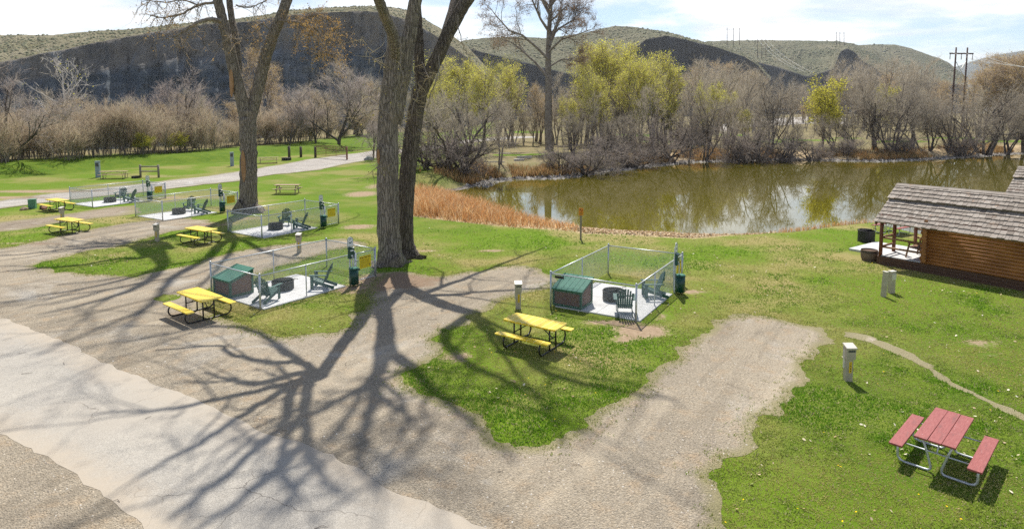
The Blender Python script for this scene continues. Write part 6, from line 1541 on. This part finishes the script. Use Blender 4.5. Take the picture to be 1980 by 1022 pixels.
# reeds standing loosely along the rest of the near edge and in front of the inlet
xs, ys = [], []
for (a, b_), (c, d) in zip(near_shore[4:-1], near_shore[5:]):
    m_ = int(np.hypot(c - a, d - b_) * 42); f = NR.random(m_); xs.append(a + (c - a) * f + NR.normal(0, .25, m_)); ys.append(b_ + (d - b_) * f - np.abs(NR.normal(0, .35, m_)))
x = np.concatenate(xs); y = np.concatenate(ys); z = np.maximum(ground_z(x, y)[0], WZ)
o = link('dry_grass', blades(x, y, z, 2, NR.uniform(.08, .42, len(x)) * (.35 + .9 * vnoise(x, y, .9, 3)), np.full(len(x), .02), .3, pal[NR.integers(0, 4, len(x))] * 1.1, .2, 'dry_grass')); kind(o, 'stuff', 'sparse dry grass along the pond edge', 'dry grass')
# dry grass on the far bank
xs, ys = [], []
fsr = np.array(far_shore)
for (a, b_), (c, d) in zip(fsr[2:-1], fsr[3:]):
    m_ = int(np.hypot(c - a, d - b_) * 75); f = NR.random(m_); off = 1.6 + np.abs(NR.normal(0, 2.2, m_)); l_ = np.hypot(c - a, d - b_); nx_, ny_ = -(d - b_) / l_, (c - a) / l_
    xs.append(a + (c - a) * f + nx_ * off); ys.append(b_ + (d - b_) * f + ny_ * off)
x = np.concatenate(xs); y = np.concatenate(ys); z = ground_z(x, y)[0]; g = fbm(x, y, .18, 8); keep = g > np.where(x > 18, .36, .5); x, y, z, g = x[keep], y[keep], z[keep], g[keep]
pal2 = np.array([(.44, .27, .12), (.5, .34, .17), (.36, .22, .1), (.3, .24, .11)])
o = link('dry_grass', blades(x, y, z, 3, (.45 + .9 * (g - .36)) * NR.uniform(.6, 1.3, len(x)), np.full(len(x), .07), .25, pal2[NR.integers(0, 4, len(x))], .2, 'dry_grass')); kind(o, 'stuff', 'tan dry grass along the far bank', 'dry grass')
# lawn blades near the camera, thinning with distance
def lawn_pts(n, ymin, ymax):
    y = ymin + (ymax - ymin) * NR.random(n) ** 1.55; x = NR.uniform(-1, 1, n) * (y * .88 + 8)
    ok = ~inside(x, y, asphalt_j) & (NR.random(n) < 1 - .93 * sstep(16, 44, y))
    ig = inside(x, y, gravel_j); ip = inside(x, y, patch_j) | inside(x, y, tuft_j); ok &= (~ig) | ip
    ok &= ~inside(x, y, path_j) & ~inside(x, y, track_j) & ~inside(x, y, road_j)
    ok &= sdf(x, y, pond) > 1.2
    ok &= soil_at(x, y) < .45 + .25 * NR.random(n)
    for i in range(1, 6):
        _, ox, oy, a, _ = PENS[i - 1]; c, s = math.cos(a), math.sin(a); l = (x - ox) * c + (y - oy) * s; w = (x - ox) * s - (y - oy) * c; ok &= ~((l > 0) & (l < 3.75) & (w > .1) & (w < 3.4))
    l = (x - 16.97) * LD[0] + (y - 28.93) * LD[1]; w = (x - 16.97) * WD[0] + (y - 28.93) * WD[1]; ok &= ~((l > -2.2) & (l < 6.4) & (w > -.1) & (w < 4.6))
    return x[ok], y[ok]
x, y = lawn_pts(820000, 6.5, 46)
z = ground_z(x, y)[0]; z = np.where(inside(x, y, patch_j), .012, z)
f1 = fbm(x, y, .35, 21); f2 = fbm(x, y, 1.6, 22); d_ = np.hypot(x, y)
lush = np.clip((f1 - .40) * 3.2 + (f2 - .5) * 1.2 + .35 * sstep(26, 12, d_), 0, 1)[:, None]
tt = np.array((.44, .42, .13)) * (1 - lush) + np.array((.155, .30, .022)) * lush
dead = (NR.random(len(x)) < .12)[:, None]; tt = np.where(dead, np.array((.52, .45, .25)), tt)
hg = (.018 + .03 * np.clip(f2 * 1.6 - .4, 0, 1) * (0.5 + lush[:, 0])) * NR.uniform(.7, 1.3, len(x))
o = link('grass', blades(x, y, z, 2, hg, .010 + d_ * .0006, .5, tt, .22, 'grass')); kind(o, 'stuff', 'short spring grass of the lawn', 'grass')
# taller tufts along the gravel edges
gp = np.array(gravel_j + patch_j); sel = NR.integers(0, len(gp), 24000); x = gp[sel, 0] + NR.normal(0, .28, 24000); y = gp[sel, 1] + NR.normal(0, .28, 24000); k = (y > 8.5) & (y < 40) & (fbm(x, y, .8, 51) > .44) & ~inside(x, y, asphalt_j); x, y = x[k], y[k]
lu = NR.random((len(x), 1)); tt = np.array((.38, .34, .14)) * (1 - lu) + np.array((.19, .30, .025)) * lu
o = link('grass_tufts', blades(x, y, np.full(len(x), .004), 3, NR.uniform(.02, .055, len(x)), np.full(len(x), .014), .6, tt, .2, 'grass_tufts')); kind(o, 'stuff', 'ragged grass tufts along the gravel edges', 'grass')
# flat litter: leaves and dandelions
def flakes(name, x, y, z, size, tints, tilt=.5, label='', cat='', sides=5, mat=None):
    n = len(x); a = NR.uniform(0, 2 * PI, n); V = []; base = np.column_stack([x, y, z + .5 * size * tilt])
    u = np.column_stack([np.cos(a), np.sin(a), NR.normal(0, tilt, n)]); v = np.column_stack([-np.sin(a), np.cos(a), NR.normal(0, tilt, n)])
    ring = [base + (u * math.cos(2 * PI * j / sides) * 1.2 + v * math.sin(2 * PI * j / sides) * .8) * (size * NR.uniform(.35, .6, n))[:, None] for j in range(sides)]
    V = np.stack(ring, 1).reshape(-1, 3); b = np.arange(n) * sides; Fc = np.stack([b + j for j in range(sides)], -1)
    o = link(name, npmesh(name, V, Fc, mat or M['litter'], tints)); kind(o, 'stuff', label, cat); return o
x, y = lawn_pts(9500, 9, 44); c_ = fbm(x, y, .3, 61) * .6 + fbm(x, y, 1.2, 62) * .5; k = NR.random(len(x)) < np.clip((c_ - .47) * 2.6, .015, .8); x, y = x[k], y[k]
pl_ = np.array([(.62, .53, .36), (.50, .40, .25), (.72, .66, .52), (.42, .30, .17)])
flakes('fallen_leaves', x, y, ground_z(x, y)[0] + .022, NR.uniform(.025, .065, len(x)) * (1 + np.hypot(x, y) * .012), pl_[NR.integers(0, 4, len(x))], .35, 'pale fallen leaves scattered over the lawn', 'leaves')
x, y = lawn_pts(1700, 9, 30); k = (fbm(x, y, .4, 71) > .5) & (NR.random(len(x)) < .4); x, y = x[k], y[k]
flakes('dandelions', x, y, ground_z(x, y)[0] + .055, NR.uniform(.028, .042, len(x)), np.tile((.85, .6, .01), (len(x), 1)), .2, 'yellow dandelion heads in the grass', 'dandelions', 6)
# leaf litter washed along the pond edge
x, y = scatter(tan_strip, 9000); flakes('dry_litter', x, y, ground_z(x, y)[0] + .02, NR.uniform(.05, .14, len(x)), np.array([(.6, .46, .29), (.5, .35, .2), (.7, .58, .42), (.38, .25, .14)])[NR.integers(0, 4, len(x))], .5, 'washed up tan litter along the pond edge', 'litter')
# pebbles on the gravel
def pebbles(poly, n, rmin, rmax, pal_, label, zc=0.006, excl=None, ymax=99, p=2.2):
    x, y = scatter(poly, n); k = (y > 8.5) & (np.abs(x) < y * .87) & (y < ymax) & (NR.random(len(x)) < np.clip(13 / y, .12, 1) ** 1.4)
    if excl is not None:
        for e in excl: k &= ~inside(x, y, e)
    x, y = x[k], y[k]; n = len(x); r = rmin + (rmax - rmin) * NR.random(n) ** p
    base = np.array([(1, 0, 0), (0, 1, 0), (-1, 0, 0), (0, -1, 0), (0, 0, .75), (.5, .5, .4), (-.5, .6, .35)]); a = NR.uniform(0, 2 * PI, n)
    P = NR.uniform(.75, 1.25, (n, 5, 3)) * base[None, :5]; X = P[..., 0] * np.cos(a)[:, None] - P[..., 1] * np.sin(a)[:, None] * .75; Y = P[..., 0] * np.sin(a)[:, None] + P[..., 1] * np.cos(a)[:, None] * .75
    V = np.stack([x[:, None] + X * r[:, None], y[:, None] + Y * r[:, None], zc + P[..., 2] * r[:, None]], -1).reshape(-1, 3); b = np.arange(n) * 5
    Fc = np.concatenate([np.stack([b + i, b + (i + 1) % 4, b + 4], -1) for i in range(4)]); tt = np.array(pal_)[NR.integers(0, len(pal_), n)] * NR.uniform(.8, 1.15, (n, 1)); tt = np.concatenate([tt] * 4)
    o = link('pebbles', npmesh('pebbles', V, Fc, M['pebble'], tt)); kind(o, 'stuff', label, 'pebbles')
pebbles(gravel_j, 90000, .006, .026, [(.42, .37, .31), (.50, .45, .38), (.36, .30, .25), (.58, .55, .5), (.27, .23, .2), (.46, .38, .29)], 'loose pebbles on the gravel pads', excl=[asphalt_j, patch_j], ymax=34)
x, y = scatter(gravel_j, 900); k = (y > 9) & (y < 32) & (NR.random(len(x)) < .2); x, y = x[k], y[k]; mb = MB()
for a_, b_ in zip(x, y):
    an = R.uniform(0, PI); l_ = R.uniform(.06, .2); dx, dy = math.cos(an) * l_, math.sin(an) * l_
    mb.tube([(a_ - dx, b_ - dy, .02), (a_ + R.uniform(-.05, .05), b_ + R.uniform(-.05, .05), .03), (a_ + dx, b_ + dy, .02)], [.006, .005, .003], 4, caps=False)
kind(mb.obj('fallen_twigs', M['midbark']), 'stuff', 'small fallen twigs lying on the gravel', 'twigs')
# shore stones on the far bank
xs, ys = [], []
for (a, b_), (c, d) in zip(fsr[2:-1], fsr[3:]):
    m_ = int(np.hypot(c - a, d - b_) * 34); f = NR.random(m_); off = NR.uniform(-.25, 1.9, m_); l_ = np.hypot(c - a, d - b_); nx_, ny_ = -(d - b_) / l_, (c - a) / l_
    xs.append(a + (c - a) * f + nx_ * off); ys.append(b_ + (d - b_) * f + ny_ * off)
x = np.concatenate(xs); y = np.concatenate(ys); z = np.maximum(ground_z(x, y)[0], WZ - .05); n = len(x); r = .06 + .3 * NR.random(n) ** 2.5
base = np.array([(1, 0, 0), (0, 1, 0), (-1, 0, 0), (0, -1, 0), (0, 0, .8)]); P = NR.uniform(.7, 1.3, (n, 5, 3)) * base[None]
V = np.stack([x[:, None] + P[..., 0] * r[:, None], y[:, None] + P[..., 1] * r[:, None], z[:, None] + P[..., 2] * r[:, None]], -1).reshape(-1, 3); b = np.arange(n) * 5
Fc = np.concatenate([np.stack([b + i, b + (i + 1) % 4, b + 4], -1) for i in range(4)]); tt = np.array([(.2, .185, .17), (.14, .13, .12), (.27, .25, .23), (.10, .09, .085)])[NR.integers(0, 4, n)]
o = link('shore_stones', npmesh('shore_stones', V, Fc, M['pebble'], np.concatenate([tt] * 4))); kind(o, 'stuff', 'grey stones along the far waterline', 'stones')
# sage brush dotted over the mesa top and hills
# ------------------------------------------------------------------ bits on the far bank
def beam(name, label, cat, u, v, ln, w, h, rz, mt, zoff=0.0, group=None):
    m = MB(); m.box((0, 0, 0), (ln, w, h)); o = m.obj(name, mt, None, min(w, h) * .08); place(o, u, v, rz); o.location.z += h / 2 + zoff; tag(o, label, cat, group); return o
M['palewood'] = mottled('bleached_timber', (0.42, 0.38, 0.32), (0.6, 0.56, 0.5), 6, 0.85, stretch=(1, 6, 6))
beam('timber', 'bleached timber beam lying along the waterline', 'timber', 1014, 342, 2.0, .32, .3, .15, M['palewood'], .12)
beam('timber', 'short pale timber block at the water edge, left of the beam', 'timber', 1000, 347, .8, .5, .34, .3, M['palewood'], -.05)
beam('timber', 'pale sawn block at the water edge, under the beam', 'timber', 1009, 348, .6, .45, .3, -.2, M['palewood'], -.1)
beam('log', 'thin white log on the bank left of the timbers', 'log', 956, 333, 2.6, .12, .12, -.12, M['palewood'])
beam('plank', 'white plank frame lying on the bank below the path', 'plank', 975, 297, 1.9, .22, .10, -.1, M['creamtop'])
beam('concrete_block', 'long grey concrete wall block in the clearing behind the far bank', 'concrete block', 1468, 246, 5.0, 1.0, 1.6, .05, M['concrete_block'])
beam('concrete_block', 'pale concrete slab on the ground in the clearing', 'concrete block', 1518, 237, 6.5, 1.4, .35, .02, M['concrete_block'])
beam('concrete_block', 'pale broken concrete piece at the right of the clearing', 'concrete block', 1575, 236, 4.5, 1.2, .6, -.1, M['concrete_block'])
beam('concrete_block', 'whitish block pile at the back of the clearing', 'concrete block', 1516, 222, 5, 1.5, .9, .1, M['palewood'])
beam('concrete_block', 'bluish white sheet at the back of the clearing', 'concrete block', 1500, 214, 7, 2.5, .5, .05, M['white'])
m = MB(); cl = GP([(1400, 262), (1440, 246), (1560, 240), (1640, 240), (1640, 228), (1560, 226), (1430, 231), (1380, 245)], 0.5)
sh_ = sheet('clearing', jitter(cl, 1.2, .8, 12), .06, M['farroad'], 3.0, True); kind(sh_, 'structure', 'pale bare clearing behind the far bank')

# ------------------------------------------------------------------ the air: thin even haze round everything
m = MB(); m.box((0, 2900, 170), (9000, 7000, 360))
hz = newmat('thin_haze'); t_ = hz[1]
for n_ in list(t_.nodes):
    if n_.type == 'BSDF_PRINCIPLED': t_.nodes.remove(n_)
pv = N(t_, 'ShaderNodeVolumePrincipled', ins={'Density': 0.00008, 'Anisotropy': 0.3}); pv.inputs['Color'].default_value = (0.80, 0.88, 1.0, 1)
L(t_, pv.outputs[0], [n_ for n_ in t_.nodes if n_.type == 'OUTPUT_MATERIAL'][0].inputs['Volume'])
hzo = m.obj('haze', hz[0]); hzo['kind'] = 'stuff'; hzo['label'] = 'thin pale haze over the valley'
scene.cycles.volume_bounces = 0
